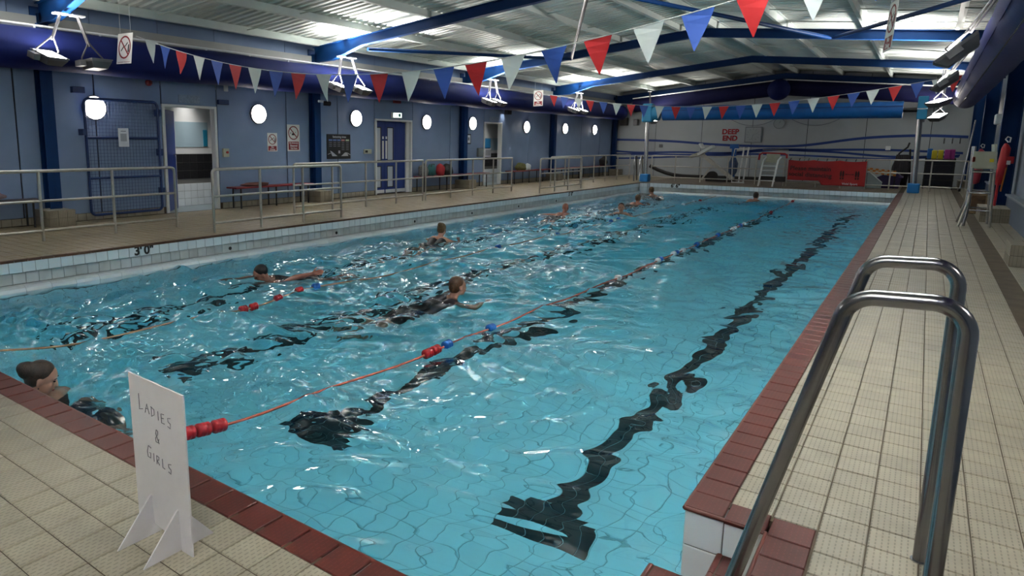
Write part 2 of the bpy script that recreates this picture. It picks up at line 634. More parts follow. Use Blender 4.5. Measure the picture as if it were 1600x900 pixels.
# ================================================================== LARGE STRUCTURE
# ---- deck slab
REC_X1, REC_Y0, REC_Y1 = -0.345, 1.75, 2.64          # recess of the entry steps
GX0, GX1 = 0.745, 0.92                               # channel strip along the right-hand wall
mb = MB()
zt = -0.005
mb.box(WL - 0.3, PX0 - 0.14, WN, WF + 0.2, -0.20, zt)
mb.box(PX0 - 0.14, PX0, WN, PY0 - 0.15, -0.20, zt)
mb.box(PX0 - 0.14, PX0, PY1 + 0.14, WF + 0.2, -0.20, zt)
mb.box(PX0, PX1, WN, PY0 - 0.10, -0.20, zt)
mb.box(PX0, PX1, PY1 + 0.14, WF + 0.2, -0.20, zt)
mb.box(PX1, WR + 0.3, WN, REC_Y0, -0.20, zt)
mb.box(REC_X1 + 0.1, WR + 0.3, REC_Y0, REC_Y1 + 0.1, -0.20, zt)
mb.box(PX1 + 0.12, WR + 0.3, REC_Y1 + 0.1, WF + 0.2, -0.20, zt)
mb.box(PX1, PX1 + 0.12, PY1 + 0.14, WF + 0.2, -0.20, zt)
floor = struct('floor', mb, M_grout)
tw, th = 0.155, 0.156
C = []
g = grid(-0.500, GX0 + 0.01, 2.77, WF, tw, th)                       # right-hand deck
C.append(g)
g = grid(-0.190, GX0 + 0.01, 2.77 - th * 27, 2.77, tw, th)
C.append(g)
g = grid(GX1, WR, -1.5, WF, tw, th)
C.append(g)
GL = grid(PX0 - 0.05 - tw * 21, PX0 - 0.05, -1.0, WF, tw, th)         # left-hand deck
g = grid(PX0, -0.19, 1.455 - th * 16, 1.455, tw, th)                 # near deck
C.append(g)
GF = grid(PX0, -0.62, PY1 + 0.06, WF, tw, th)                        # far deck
tiles(floor, 'tile', 'tile_field', M_beige, np.concatenate(C), tw, th, (1, 0, 0), (0, 1, 0), keep=240)
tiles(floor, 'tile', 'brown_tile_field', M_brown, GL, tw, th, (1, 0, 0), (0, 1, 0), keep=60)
tiles(floor, 'tile', 'umber_tile_field', M_umber_shade, GF, tw, th, (1, 0, 0), (0, 1, 0), keep=0)

# ---- red coping
cop = empty('trim_1', kind='structure')
nx = np.arange(PX0 + 0.077, -0.60, 0.155)
C = [np.stack([nx, np.full(len(nx), 1.529), np.zeros(len(nx))], -1)]
ny = np.arange(2.64 + 0.075, PY1 + 0.3, 0.15)
C.append(np.stack([np.full(len(ny), -0.573), ny, np.zeros(len(ny))], -1))
ny = np.arange(2.695, 1.6, -0.15)
C.append(np.stack([np.full(len(ny), -0.268), ny, np.zeros(len(ny))], -1))
C.append(np.array([[-0.4225, 2.705, 0]]))
tiles(cop, 'coping_tile', 'coping_field', M_red, np.concatenate(C), 0.148, 0.147, (1, 0, 0), (0, 1, 0), t=0.02, gap=0.004)
# rounded noses of the coping and of the recess
mb = MB(True)
mb.tube([(PX0, 1.603, -0.009), (PX1, 1.603, -0.009)], 0.009, 8)
mb.tube([(PX1, 2.64, -0.009), (PX1, PY1, -0.009)], 0.009, 8)
mb.tube([(PX1, 2.64, -0.009), (REC_X1, 2.64, -0.009)], 0.009, 8)
mb.tube([(REC_X1, 2.64, -0.009), (REC_X1, 1.75, -0.009)], 0.009, 8)
mb.build('nosing', M_nosing, cop)
# brown nosing strip along the left edge and the channel strip on the right
mb = MB()
for k in range(180):
    y = -1.0 + k * 0.155
    if y < PY1:
        mb.box(PX0 - 0.05, PX0 + 0.006, y, y + 0.151, -0.03, 0.002)
mb.build('edge_strip', mat('brown_edge_tile', (0.12, 0.06, 0.035, 1), 0.45, vary=0.1, noise=0.1), cop, kind='stuff')
ch = empty('trim_2', kind='structure')
ny = np.arange(0.0, WF, 0.152)
C = [np.stack([np.full(len(ny), GX0 + x), ny, np.full(len(ny), -0.012)], -1) for x in (0.05, 0.135)]
tiles(ch, 'channel_tile', 'channel_field', mat('dark_channel_tile', (0.085, 0.032, 0.024, 1), 0.3, vary=0.3, noise=0.35, nscale=2.5), np.concatenate(C), 0.083, 0.15,
      (1, 0, 0), (0, 1, 0), t=0.02, keep=120)

# ---- pool shell


def pool_z(y):
    return -1.32 - max(0.0, (y - 10.0)) * 0.058


shell = MB()
ys = [PY0 - 0.1, 10.0, PY1 + 0.1]
for i in range(2):
    a, b = ys[i], ys[i + 1]
    za, zb = pool_z(a) - 0.006, pool_z(b) - 0.006
    shell.add([(PX0 - .1, a, za), (PX1 + .1, a, za), (PX1 + .1, b, zb), (PX0 - .1, b, zb),
               (PX0 - .1, a, za - .2), (PX1 + .1, a, za - .2), (PX1 + .1, b, zb - .2), (PX0 - .1, b, zb - .2)],
              [(0, 1, 2, 3), (4, 7, 6, 5), (0, 4, 5, 1), (1, 5, 6, 2), (2, 6, 7, 3), (3, 7, 4, 0)])
pool = struct('pool_floor', shell, M_pgrout)
LANES = [-1.66, -3.62, -5.62, -7.63]
g = grid(PX0, PX1 - 0.02, PY0, PY1, 0.15, 0.15)
g[:, 2] = [pool_z(y) for y in g[:, 1]]
lane_mask = np.zeros(len(g), bool)
for lx in LANES:
    lane_mask |= (np.abs(g[:, 0] - lx) < 0.19) & (g[:, 1] > 3.36) & (g[:, 1] < 24.0)
    lane_mask |= (np.abs(g[:, 0] - lx) < 0.34) & (g[:, 1] > 3.36) & (g[:, 1] < 3.64)
tiles(pool, 'tile', 'tile_field', M_ptile, g[~lane_mask], 0.15, 0.15, (1, 0, 0), (0, 1, 0), keep=200, gap=0.006)
L = []
fill = []
for lx in LANES:
    for y in np.arange(3.478, 23.9, 0.15):
        for dx in (-0.05, 0.05):
            L.append((lx + dx, y, pool_z(y)))
    for dx, y in ((-.25, 3.478), (.25, 3.478), (-.15, 3.478), (.15, 3.478), (-.15, 3.628), (.15, 3.628)):
        L.append((lx + dx, y, pool_z(y)))
tiles(pool, 'lane_tile', 'lane_tile_field', M_lane, np.array(L), 0.10, 0.15, (1, 0, 0), (0, 1, 0), keep=200, gap=0.004)
# light tiles cut to fit beside the lane lines
mb = MB()
for lx in LANES:
    near = g[(np.abs(g[:, 0] - lx) < 0.345) & (g[:, 1] > 3.36) & (g[:, 1] < 24.0) & lane_mask]
    for y in sorted(set(np.round(near[:, 1], 4))):
        row = near[np.abs(near[:, 1] - y) < 0.01]
        x0, x1 = row[:, 0].min() - 0.075, row[:, 0].max() + 0.075
        hw = 0.30 if y < 3.54 else (0.20 if y < 3.66 else 0.10)
        z = pool_z(y)
        if lx - hw - x0 > 0.01:
            mb.box(x0 + .003, lx - hw - .003, y - .072, y + .072, z - .012, z - 0.0005)
        if x1 - lx - hw > 0.01:
            mb.box(lx + hw + .003, x1 - .003, y - .072, y + .072, z - .012, z - 0.0005)
mb.build('cut_tile_field', M_ptile, pool, kind='stuff')

# ---- pool walls
BOT = -2.45
pw = struct('wall_pool_left', MB().box(PX0 - 0.30, PX0 - 0.10, PY0 - 0.3, PY1 + 0.3, BOT, -0.01)
            .box(PX0 - 0.12, PX0 - 0.008, PY0, PY1, -0.163, -0.01).box(PX0 - 0.12, PX0 - 0.008, PY0, PY1, BOT, -0.42), M_wgrout)
ny = np.arange(PY0 + 0.075, PY1 - 0.15, 0.152)
tiles(pw, 'tile', 'tile_field', M_wtile, np.stack([np.full(len(ny), PX0), ny, np.full(len(ny), -0.086)], -1), 0.152, 0.152, (0, 1, 0), (0, 0, 1), keep=170)
tiles(pw, 'gutter_tile', 'gutter_tile_field', M_gtile, np.stack([np.full(len(ny), PX0 - 0.050), ny + .05, np.full(len(ny), -0.238)], -1), 0.152, 0.142,
      (0, 1, 0), (0, 0, 1), keep=110, t=0.02)
# rounded lip, one glazed block after another
lipprof = [(-0.09, -0.315), (-0.03, -0.312), (0.025, -0.322), (0.060, -0.345), (0.075, -0.385), (0.060, -0.44), (0.0, -0.50), (-0.09, -0.50)]
me_l = MB().prism([(PX0 + u, v) for u, v in lipprof], 'y', -0.1495, 0.1495).mesh('lip_block')
me_l.materials.append(M_wtile)
for y in np.arange(PY0 + 0.15, PY1, 0.303):
    o = bpy.data.objects.new('lip_block', me_l)
    o.location = (0, y, 0)
    link(o, pw)
me = text_mesh("3' 0\"", 0.175, 0.001, 0.006, spacing=0.95)
text("3'", 0.17, M_black, pw, (PX0 + 0.002, 4.925, -0.088), (0, 1, 0), (0, 0, 1), bold=0.006)
text('0"', 0.17, M_black, pw, (PX0 + 0.002, 5.085, -0.088), (0, 1, 0), (0, 0, 1), bold=0.006)
text("5' 0\"", 0.17, M_black, pw, (PX0 + 0.002, 19.1, -0.088), (0, 1, 0), (0, 0, 1), bold=0.006)
mb = MB(True)
for y in (6.5, 8.9, 11.3, 13.58, 15.9, 18.2):
    mb.tube([(PX0 - 0.055, y, -0.245), (PX0 - 0.044, y, -0.245)], 0.028, 12)
mb.build('gutter_outlet', M_black, pw)
bpy.data.meshes.remove(me)
# pale tiles below the water on all four sides, joined (seen only through the water)


def wall_tiles(name, part, p0, right, count, z0, z1, keep=0, m=M_ptile):
    w = struct(name, MB(), M_wgrout) if isinstance(name, str) else name
    cs = []
    r = np.array(right, float)
    for k in range(count):
        for z in np.arange(z0 - 0.075, z1, -0.15):
            c = np.array(p0, float) + r * (0.075 + 0.15 * k)
            cs.append((c[0], c[1], z))
    tiles(w, part, part + '_field', m, cs, 0.15, 0.15, right, (0, 0, 1), keep=keep)
    return w


wall_tiles(pw, 'lower_tile', (PX0 - 0.004, PY0, 0), (0, 1, 0), 159, -0.52, BOT + .1)
pwr = struct('wall_pool_right', MB().box(PX1 + 0.008, PX1 + 0.25, REC_Y1 + 0.008, PY1 + 0.3, BOT, -0.012)
             .box(PX1 + 0.008, PX1 + 0.25, PY0 - 0.2, REC_Y1, BOT, -0.46), M_wgrout)
wall_tiles(pwr, 'tile', (PX1, PY1, 0), (0, -1, 0), 152, -0.02, BOT + .1)
wall_tiles(pwr, 'step_side_tile', (PX1, REC_Y1, 0), (1, 0, 0), 2, -0.018, -0.32, keep=8, m=M_wtile)
pwn = struct('wall_pool_near', MB().box(PX0 - .1, PX1 + .1, PY0 - 0.25, PY0 - 0.008, BOT, -0.012), M_wgrout)
wall_tiles(pwn, 'tile', (PX1, PY0, 0), (-1, 0, 0), 53, -0.02, -1.4)
pwf = struct('wall_pool_far', MB().box(PX0 - .1, PX1 + .25, PY1 + 0.10, PY1 + 0.3, BOT, -0.01)
             .box(PX0, PX1, PY1 + 0.008, PY1 + 0.12, -0.163, -0.01).box(PX0, PX1, PY1 + 0.008, PY1 + 0.12, BOT, -0.42), M_wgrout)
cs = np.array([(x, PY1, -0.086) for x in np.arange(PX0 + .07, PX1 + 0.01, 0.152)])
tiles(pwf, 'tile', 'tile_field', M_wtile, cs, 0.152, 0.152, (1, 0, 0), (0, 0, 1), keep=0)
cs = cs + np.array([0, 0.085, -0.152])
tiles(pwf, 'gutter_tile', 'gutter_tile_field', M_gtile, cs, 0.152, 0.142, (1, 0, 0), (0, 0, 1), keep=0)
me_l = MB().prism([(PY1 - u, v) for u, v in lipprof], 'x', -0.1495, 0.1495).mesh('lip_block')
me_l.materials.append(M_wtile)
for x in np.arange(PX0 + 0.35, PX1 - 0.1, 0.303):
    o = bpy.data.objects.new('lip_block', me_l)
    o.location = (x, 0, 0)
    link(o, pwf)
wall_tiles(pwf, 'lower_tile', (PX0, PY1 + 0.004, 0), (1, 0, 0), 53, -0.52, BOT + .1)
text("6' 6\"", 0.18, M_black, pwf, (-7.44, PY1 - 0.002, -0.086), (1, 0, 0), (0, 0, 1), bold=0.008)
# corner block under the cover post
cb = MB().box(PX0 - 0.02, PX0 + 0.30, PY1 - 0.22, PY1 + 0.12, BOT, -0.012)
cb = struct('trim_3', cb, M_wgrout)
tiles(cb, 'tile', 'tile_field', M_wtile, [(PX0 + .06 + .15 * i, PY1 - 0.228, z) for i in (0, 1) for z in (-.09, -.24, -.39, -.54)], 0.15, 0.15, (1, 0, 0), (0, 0, 1), keep=8)
tiles(cb, 'tile', 'tile_field', M_wtile, [(PX0 + .308, PY1 - 0.15 + .15 * i, z) for i in (0, 1) for z in (-.09, -.24, -.39, -.54)], 0.15, 0.15, (0, 1, 0), (0, 0, 1), keep=0)

# ---- entry steps in the recess
st = empty('trim_4', kind='structure')
mb = MB()
mb.box(-0.505, REC_X1 + 0.0, REC_Y0, REC_Y1 - 0.009, -1.3, -0.16)
mb.box(-0.765, -0.505, REC_Y0, REC_Y1 - 0.012, -1.3, -0.312)
mb.box(REC_X1 - 0.02, REC_X1 + 0.15, REC_Y0, REC_Y1 + 0.01, -1.3, -0.012)
mb.build('step_core', M_wgrout, st)
for nm, x0, x1, z in (('upper_tread', -0.511, REC_X1 - 0.02, -0.148), ('lower_tread', -0.773, -0.511, -0.300)):
    tr = MB().bbox(x0 + 0.01, x1, REC_Y0, REC_Y1 - 0.010, z - 0.012, z - 0.002, 0.003).build('tread', M_grout, st)
    for k in range(6):
        y1 = REC_Y1 - 0.012 - k * 0.147
        MB().bbox(x0 + 0.028, x1 - 0.002, y1 - 0.144, y1, z - 0.010, z, 0.003).build('tread_tile', M_red, tr)
        MB(True).tube([(x0 + 0.014, y1 - 0.144, z - 0.012), (x0 + 0.014, y1, z - 0.012)], 0.0145, 12).build('nosing_tile', M_nosing, tr)

# ---- room walls
SEAMS = [-6.0, -3.6, -1.2, 1.2, 3.6, 4.87, 6.2, 7.51, 8.79, 10.70, 12.4, 13.82, 15.50, 17.42, 19.41, 20.62, 22.59, 24.9, 27.34, 29.4, 31.2]
DOORS = {(7.51, 8.79): (7.525, 8.76), (13.82, 15.50): (13.86, 15.46), (19.41, 20.62): (19.44, 20.60)}
mb = MB()
for a, b in zip(SEAMS[:-1], SEAMS[1:]):
    z0 = (2.06 if a == 13.82 else 2.12) if (a, b) in DOORS else -0.05
    mb.box(WL - 0.12, WL - 0.02, a, b, z0, 3.75)
wl = struct('wall_left', mb, M_gap)
for a, b in zip(SEAMS[:-1], SEAMS[1:]):
    z0 = (2.072 if a == 13.82 else 2.152) if (a, b) in DOORS else 0.13
    MB().bbox(WL - 0.03, WL, a + 0.012, b - 0.012, z0, 3.24, 0.004).build('panel', M_wall, wl)
    MB().bbox(WL - 0.03, WL, a + 0.004, b - 0.004, 3.25, 3.72, 0.004).build('upper_panel', M_wall, wl)
struct('trim_5', MB().box(WL + 0.001, WL + 0.05, WN, WF, 3.24, 3.46), mat('grey_eaves_rail', (0.40, 0.40, 0.39, 1), 0.5, noise=0.06, nscale=2))
bl = empty('baseboard_left', kind='structure')
MB().box(WL - 0.04, WL + 0.004, WN, 7.5, 0, 0.125).box(WL - 0.04, WL + 0.004, 8.8, 13.83, 0, 0.125).box(WL - 0.04, WL + 0.004, 15.5, 19.42, 0, 0.125)\
    .box(WL - 0.04, WL + 0.004, 20.62, WF, 0, 0.125).build('grout_bed', M_grout, bl)
cs = [(WL + 0.012, y, 0.063) for y in np.arange(-1, WF, 0.155) if not any(a - 0.06 < y < b + 0.06 for a, b in DOORS.values())]
tiles(bl, 'skirting_tile', 'skirting_tile_field', M_beige, cs, 0.155, 0.125, (0, 1, 0), (0, 0, 1), keep=60, minpx=8)

# far wall, gable shaped
def gable(x0, x1, z0):
    p = [(x0, z0), (x1, z0), (x1, roof_z(x1) + 0.15)]
    if x0 < RIDGE_X < x1:
        p.append((RIDGE_X, RIDGE_Z + 0.15))
    p.append((x0, roof_z(x0) + 0.15))
    return p


wf = struct('wall_far', MB().prism(gable(WL - .25, WR + .25, -0.05), 'y', WF + 0.02, WF + 0.25), M_gap)
FS = [WL, -10.15, -8.12, -6.08, -4.03, -2.03, -0.01, WR]
for a, b in zip(FS[:-1], FS[1:]):
    MB().prism(gable(a + 0.01, b - 0.01, 0.0), 'y', WF, WF + 0.03).build('panel', M_wallfar, wf)


def stripe(name, pts, w, parent):
    """thin painted band following a curve on the far wall"""
    pts = np.array(pts, float)
    t = np.linspace(0, 1, 60)
    s = np.linspace(0, 1, len(pts))
    # smooth interpolation
    c = np.stack([np.interp(t, s, pts[:, 0]), np.interp(t, s, pts[:, 1])], 1)
    for _ in range(6):
        c[1:-1] = (c[:-2] + 2 * c[1:-1] + c[2:]) / 4
    vs, fs = [], []
    for x, z in c:
        for dz in (-w / 2, w / 2):
            for y in (WF - 0.003, WF + 0.002):
                vs.append((x, y, z + dz))
    for i in range(len(c) - 1):
        a, b = 4 * i, 4 * i + 4
        fs += [(a, b, b + 2, a + 2), (a + 1, a + 3, b + 3, b + 1), (a, a + 1, b + 1, b), (a + 2, b + 2, b + 3, a + 3)]
    MB().add(vs, fs).build(name, M_stripe, parent)


stripe('stripe', [(-12.0, 1.65), (-10.86, 1.64), (-9.1, 1.58), (-7.99, 1.48), (-6.75, 1.42), (-5.67, 1.40), (-4.59, 1.40), (-3.79, 1.48), (-2.7, 1.67),
                  (-1.97, 1.77), (-1.06, 1.83), (-0.08, 1.86), (1.09, 1.80)], 0.10, wf)
stripe('stripe', [(-12.0, 1.11), (-10.82, 1.04), (-9.07, 1.12), (-7.96, 1.08), (-6.72, 1.10), (-5.53, 1.22), (-4.59, 1.30), (-3.77, 1.27), (-3.1, 1.29),
                  (-2.03, 1.31), (-0.81, 1.30), (1.0, 1.22)], 0.085, wf)
stripe('stripe', [(-12.0, 0.95), (-10.8, 1.0), (-9.06, 0.98), (-7.96, 0.99), (-6.72, 1.10), (-5.5, 1.30), (-4.57, 1.25), (-3.09, 1.21), (-2.01, 1.11),
                  (-0.98, 1.03), (0.9, 1.10)], 0.085, wf)
stripe('stripe', [(-12.0, 0.77), (-10.81, 0.80), (-9.06, 0.90), (-7.5, 0.97), (-6.2, 1.08), (-4.51, 1.06), (-3.07, 1.01), (-1.99, 0.96), (-0.97, 0.96), (0.92, 1.14)], 0.07, wf)
text('DEEP\nEND', 0.30, mat('deep_red_letters', (0.36, 0.01, 0.02, 1), 0.5), wf, (-6.94, WF - 0.004, 1.86), (1, 0, 0), (0, 0, 1), bold=0.012, line=0.92, extrude=0.004)

# right wall with its wainscot and ledge
wr = struct('wall_right', MB().box(WR, WR + 0.25, WN, WF, -0.05, 3.85), M_gap)
for a in np.arange(-6, 31, 2.1):
    b = min(a + 2.1, WF)
    MB().bbox(WR - 0.02, WR + 0.02, a + 0.01, b - 0.01, 0.5, 3.8, 0.004).build('panel', M_wallr, wr)
MB().box(1.37, WR, WN, WF - 0.6, 0.0, 0.47).build('wainscot', mat('blue_wainscot', (0.12, 0.16, 0.23, 1), 0.5, noise=0.05), wr)
MB().bbox(1.34, WR, WN, WF - 0.6, 0.47, 0.51, 0.006).build('ledge', mat('grey_ledge', (0.28, 0.31, 0.36, 1), 0.45), wr)
# near wall behind the viewpoint
struct('wall_near', MB().prism(gable(WL - .25, WR + .25, -0.05), 'y', WN - 0.25, WN), M_wallfar)

# ---- roof: ribbed sheet, purlins, frames, bracing
zs = 0.17                                            # sheet above the rafter tops
prof = []
y = WN - 0.2
pitch = 0.2
while y < WF + 0.3:
    prof += [(y, 0.0), (y + 0.085, 0.0), (y + 0.105, 0.035), (y + 0.18, 0.035)]
    y += pitch
P_ = np.array(prof)
n = len(P_)
V, Q = [], []
xs = [WL - 0.3, RIDGE_X, WR + 0.8]
for x in xs:
    for (yy, dz) in prof:
        V.append((x, yy, roof_z(x) + zs + dz))
for x in xs:
    for (yy, dz) in prof:
        V.append((x, yy, roof_z(x) + zs + dz + 0.06))
for i in range(2):
    for k in range(n - 1):
        Q.append((i * n + k, (i + 1) * n + k, (i + 1) * n + k + 1, i * n + k + 1))
        o_ = 3 * n
        Q.append((o_ + i * n + k, o_ + i * n + k + 1, o_ + (i + 1) * n + k + 1, o_ + (i + 1) * n + k))
me = mesh_np('ceiling', V, Q)
me.materials.append(M_deckroof)
ceil = bpy.data.objects.new('ceiling', me)
link(ceil)
ceil['kind'] = 'structure'
PURL = [-11.78, -10.15, -8.55, -6.95, -5.40, -4.50, -2.95, -1.35, 0.25, 1.45]
for x in PURL:
    z = roof_z(x)
    s = 1 if x < RIDGE_X else -1
    pr = [(x - 0.004, z), (x + 0.07 * s, z + 0.07 * SLOPE), (x + 0.07 * s, z + 0.012), (x + 0.008 * s, z + 0.008), (x + 0.008 * s, z + 0.16), (x - 0.06 * s, z + 0.155), (x - 0.06 * s, z + 0.165), (x - 0.004, z + 0.168)]
    MB().prism(pr, 'y', WN, WF).build('purlin', M_purlin, ceil)
mb = MB(True)
for i, yf in enumerate(FRAMES_Y[:-1]):               # thin sag rods between purlins
    for f in (0.33, 0.66):
        yy = yf + f * (FRAMES_Y[i + 1] - yf)
        for a, b in zip(PURL[:-1], PURL[1:]):
            if abs(a - b) > 1.0:
                MB(True).tube([(a, yy, roof_z(a) + 0.10), (b, yy, roof_z(b) + 0.03)], 0.013, 8).build('sag_bar', M_purlin, ceil)


def frame(yf, lampside=True):
    """portal frame: two rafters with haunches and two H columns, one thing bolted together"""
    fr = empty('portal_frame', kind='structure', loc=(0, 0, 0))
    D = 0.20
    for s in (-1, 1):
        xe = RIDGE_X + s * (EAVE_DX if s < 0 else 6.42)
        xk = RIDGE_X + s * 5.45
        xh = RIDGE_X + s * 6.38
        top = [(RIDGE_X, RIDGE_Z), (xe, roof_z(xe))]
        bot = [(xe, 3.31), (xh, 3.33), (xk, roof_z(xk) - D), (RIDGE_X, RIDGE_Z - D)]
        MB().prism(top + bot, 'y', yf - 0.006, yf + 0.006).build('rafter_web', M_beam, fr)
        mb = MB()
        for line in (top, bot):
            for p, q in zip(line[:-1], line[1:]):
                mb.bar((p[0], yf, p[1]), (q[0], yf, q[1]), 0.13, 0.014)
        mb.build('rafter_flange', M_beam, fr)
        cx = WL + 0.02 if s < 0 else 1.42
        d = 0.20 if s < 0 else 0.30
        c0, c1 = (cx, cx + d) if s < 0 else (cx - d, cx)
        MB().box(c0, c0 + 0.016, yf - 0.10, yf + 0.10, 0, roof_z(cx) - 0.02).box(c1 - 0.016, c1, yf - 0.10, yf + 0.10, 0, 3.32)\
            .box(c0, c1, yf - 0.006, yf + 0.006, 0, 3.5).build('column', M_beam, fr)
    return fr


FR = [frame(y) for y in FRAMES_Y]
# tiled plinths round the column feet
PL_me = None
for i, yf in enumerate(FRAMES_Y):
    for s in (-1, 1):
        if s < 0:
            x0, x1, a, b, h = WL, -11.56, yf - 0.27, yf + 0.16, 0.27
        else:
            x0, x1, a, b, h = 0.93, 1.38, yf - 1.12 + (0.36 if yf < 15 else 0.0), yf - 0.11 + (0 if yf < 15 else 0.22), 0.27
        p = MB().box(x0, x1, a, b, 0, h - 0.004).build('plinth', M_grout, FR[i])
        t_ = 0.006
        def face(cs, r, u, w, hh):
            for c in cs:
                V = tile_verts(w - 0.005, hh - 0.005, 0.008)
                rr, uu = np.array(r, float), np.array(u, float)
                R_ = np.stack([rr, uu, np.cross(rr, uu)], 1)
                me = mesh_np('plinth_tile', V @ R_.T + np.array(c), TILE_F)
                me.materials.append(M_beige)
                link(bpy.data.objects.new('plinth_tile', me), p)
        wy = (b - a) / 3
        wx = (x1 - x0) / 3
        hz = h / 2
        for k in range(2):
            z = hz * (k + .5)
            if s < 0:
                face([(x1 + t_, a + wy * (j + .5), z) for j in range(3)], (0, 1, 0), (0, 0, 1), wy, hz)
            else:
                face([(x0 - t_, a + wy * (j + .5), z) for j in range(3)], (0, -1, 0), (0, 0, 1), wy, hz)
            face([(x0 + wx * (j + .5), a - t_, z) for j in range(3)], (1, 0, 0), (0, 0, 1), wx, hz)
        face([(x0 + wx * (j + .5), a + wy * (k + .5), h) for j in range(3) for k in range(3)], (1, 0, 0), (0, 1, 0), wx, wy)

# tubular roof bracing
br = empty('roof_bracing', kind='structure')
for p, q, m in (((-10.3, 11.55, 3.50), (-8.35, 17.95, 3.80), M_beam), ((-5.1, 11.55, 4.10), (-8.33, 17.95, 3.83), M_steel),
                ((-5.0, 11.55, 4.12), (-2.05, 17.95, 3.86), M_beam), ((-1.95, 17.95, 3.86), (1.2, 11.55, 3.62), M_beam)):
    MB(True).tube([p, q], 0.042, 12).build('brace', m, br)

# ---- water
def make_water():
    x0, x1, y0, y1 = PX0 - 0.02, PX1 + 0.003, PY0 - 0.003, PY1 + 0.02
    nx_, = (int((x1 - x0) / 0.032),)
    # finer rows near the viewpoint, coarser far away
    ysl = [y0]
    while ysl[-1] < y1:
        ysl.append(ysl[-1] + 0.026 + 0.0016 * (ysl[-1] - y0))
    ysl = np.array(ysl)
    ysl = y0 + (ysl - y0) * (y1 - y0) / (ysl[-1] - y0)
    X, Y = np.meshgrid(np.linspace(x0, x1, nx_), ysl)
    H = np.zeros_like(X)
    rg = np.random.default_rng(11)
    calm = 1 / (1 + np.exp((X + 3.1) * 1.6))              # 1 in the busy left lanes, 0 by the right edge
    busy = 0.62 + 0.88 * calm
    busy = busy * (0.92 + 0.25 * np.sin(X * 0.9 + 0.5) * np.sin(Y * 0.45 + 1.0))
    # domain warp breaks up the regular crests
    WXx = X + 0.22 * np.sin(1.7 * Y + 0.8 * X) + 0.13 * np.sin(2.9 * X - 1.9 * Y + 1.0)
    WYy = Y + 0.22 * np.sin(1.3 * X - 1.1 * Y + 2.0) + 0.13 * np.sin(3.1 * Y + 1.2 * X)
    for band, (lmin, lmax, cnt, sl) in enumerate(((0.9, 2.2, 14, 0.060), (0.42, 0.9, 26, 0.125), (0.20, 0.42, 36, 0.20), (0.12, 0.20, 30, 0.10))):
        for k in range(cnt):
            lam = lmin * (lmax / lmin) ** rg.random()
            th_ = rg.normal(1.25, 0.95)
            kx, ky = 2 * math.pi / lam * math.cos(th_), 2 * math.pi / lam * math.sin(th_)
            a = sl * lam / (2 * math.pi) * math.sqrt(2.0 / cnt)
            ph = rg.random() * 6.283
            env = 1.0
            if band >= 1:
                env = 0.75 + 0.5 * np.sin(X * rg.uniform(0.3, 1.1) + rg.random() * 6) * np.sin(Y * rg.uniform(0.3, 1.1) + rg.random() * 6)
            if band >= 2:
                env = env * (0.86 + 0.36 * calm)
            H += a * env * np.cos(kx * WXx + ky * WYy + ph)
    H *= busy
    Z = WATER + H
    ny_ = len(ysl)
    V = np.stack([X.ravel(), Y.ravel(), Z.ravel()], -1)
    i = np.arange(nx_ * (ny_ - 1))
    i = i[(i % nx_) != nx_ - 1]
    Q = np.stack([i, i + 1, i + nx_ + 1, i + nx_], -1)
    # skirt and bottom close the body of water
    ring = np.concatenate([np.arange(nx_), np.arange(1, ny_) * nx_ + nx_ - 1, (ny_ - 1) * nx_ + np.arange(nx_ - 2, -1, -1), np.arange(ny_ - 2, 0, -1) * nx_])
    base = V[ring].copy()
    base[:, 2] = -2.75
    nb = len(V)
    m_ = len(ring)
    V = np.concatenate([V, base])
    a = np.arange(m_)
    b = (a + 1) % m_
    S = np.stack([ring[a], nb + a, nb + b, ring[b]], -1)
    me = mesh_np('water', V, np.concatenate([Q, S]), smooth=True)
    bm = bmesh.new()
    bm.from_mesh(me)
    bm.verts.ensure_lookup_table()
    bm.faces.new([bm.verts[nb + k] for k in range(m_)][::-1])
    bm.to_mesh(me)
    bm.free()
    m = bpy.data.materials.new('pool_water')
    m.use_nodes = True
    nt = m.node_tree
    nt.nodes.clear()
    out = nt.nodes.new('ShaderNodeOutputMaterial')
    g_ = nt.nodes.new('ShaderNodeBsdfGlass')
    g_.inputs['Color'].default_value = (1, 1, 1, 1)
    g_.inputs['Roughness'].default_value = 0.0
    g_.inputs['IOR'].default_value = 1.333
    ab = nt.nodes.new('ShaderNodeVolumeAbsorption')
    ab.inputs['Color'].default_value = (0.12, 0.87, 0.995, 1)
    ab.inputs['Density'].default_value = 0.52
    geo = nt.nodes.new('ShaderNodeNewGeometry')
    n1 = nt.nodes.new('ShaderNodeTexNoise')
    n1.inputs['Scale'].default_value = 6.5
    n1.inputs['Detail'].default_value = 1.0
    n1.inputs['Distortion'].default_value = 0.6
    nt.links.new(geo.outputs['Position'], n1.inputs['Vector'])
    sx = nt.nodes.new('ShaderNodeSeparateXYZ')
    nt.links.new(geo.outputs['Position'], sx.inputs[0])
    mr = nt.nodes.new('ShaderNodeMapRange')
    mr.interpolation_type = 'SMOOTHSTEP'
    mr.inputs[1].default_value = -4.6
    mr.inputs[2].default_value = -2.0
    mr.inputs[3].default_value = 0.55
    mr.inputs[4].default_value = 0.0
    nt.links.new(sx.outputs[0], mr.inputs[0])
    bp = nt.nodes.new('ShaderNodeBump')
    bp.inputs['Distance'].default_value = 0.035
    nt.links.new(mr.outputs[0], bp.inputs['Strength'])
    nt.links.new(n1.outputs['Fac'], bp.inputs['Height'])
    nt.links.new(bp.outputs[0], g_.inputs['Normal'])
    nt.links.new(g_.outputs[0], out.inputs['Surface'])
    nt.links.new(ab.outputs[0], out.inputs['Volume'])
    me.materials.append(m)
    o = bpy.data.objects.new('water', me)
    link(o)
    o['kind'] = 'structure'
    return o, (X, Y, Z)


water, WGRID = make_water()


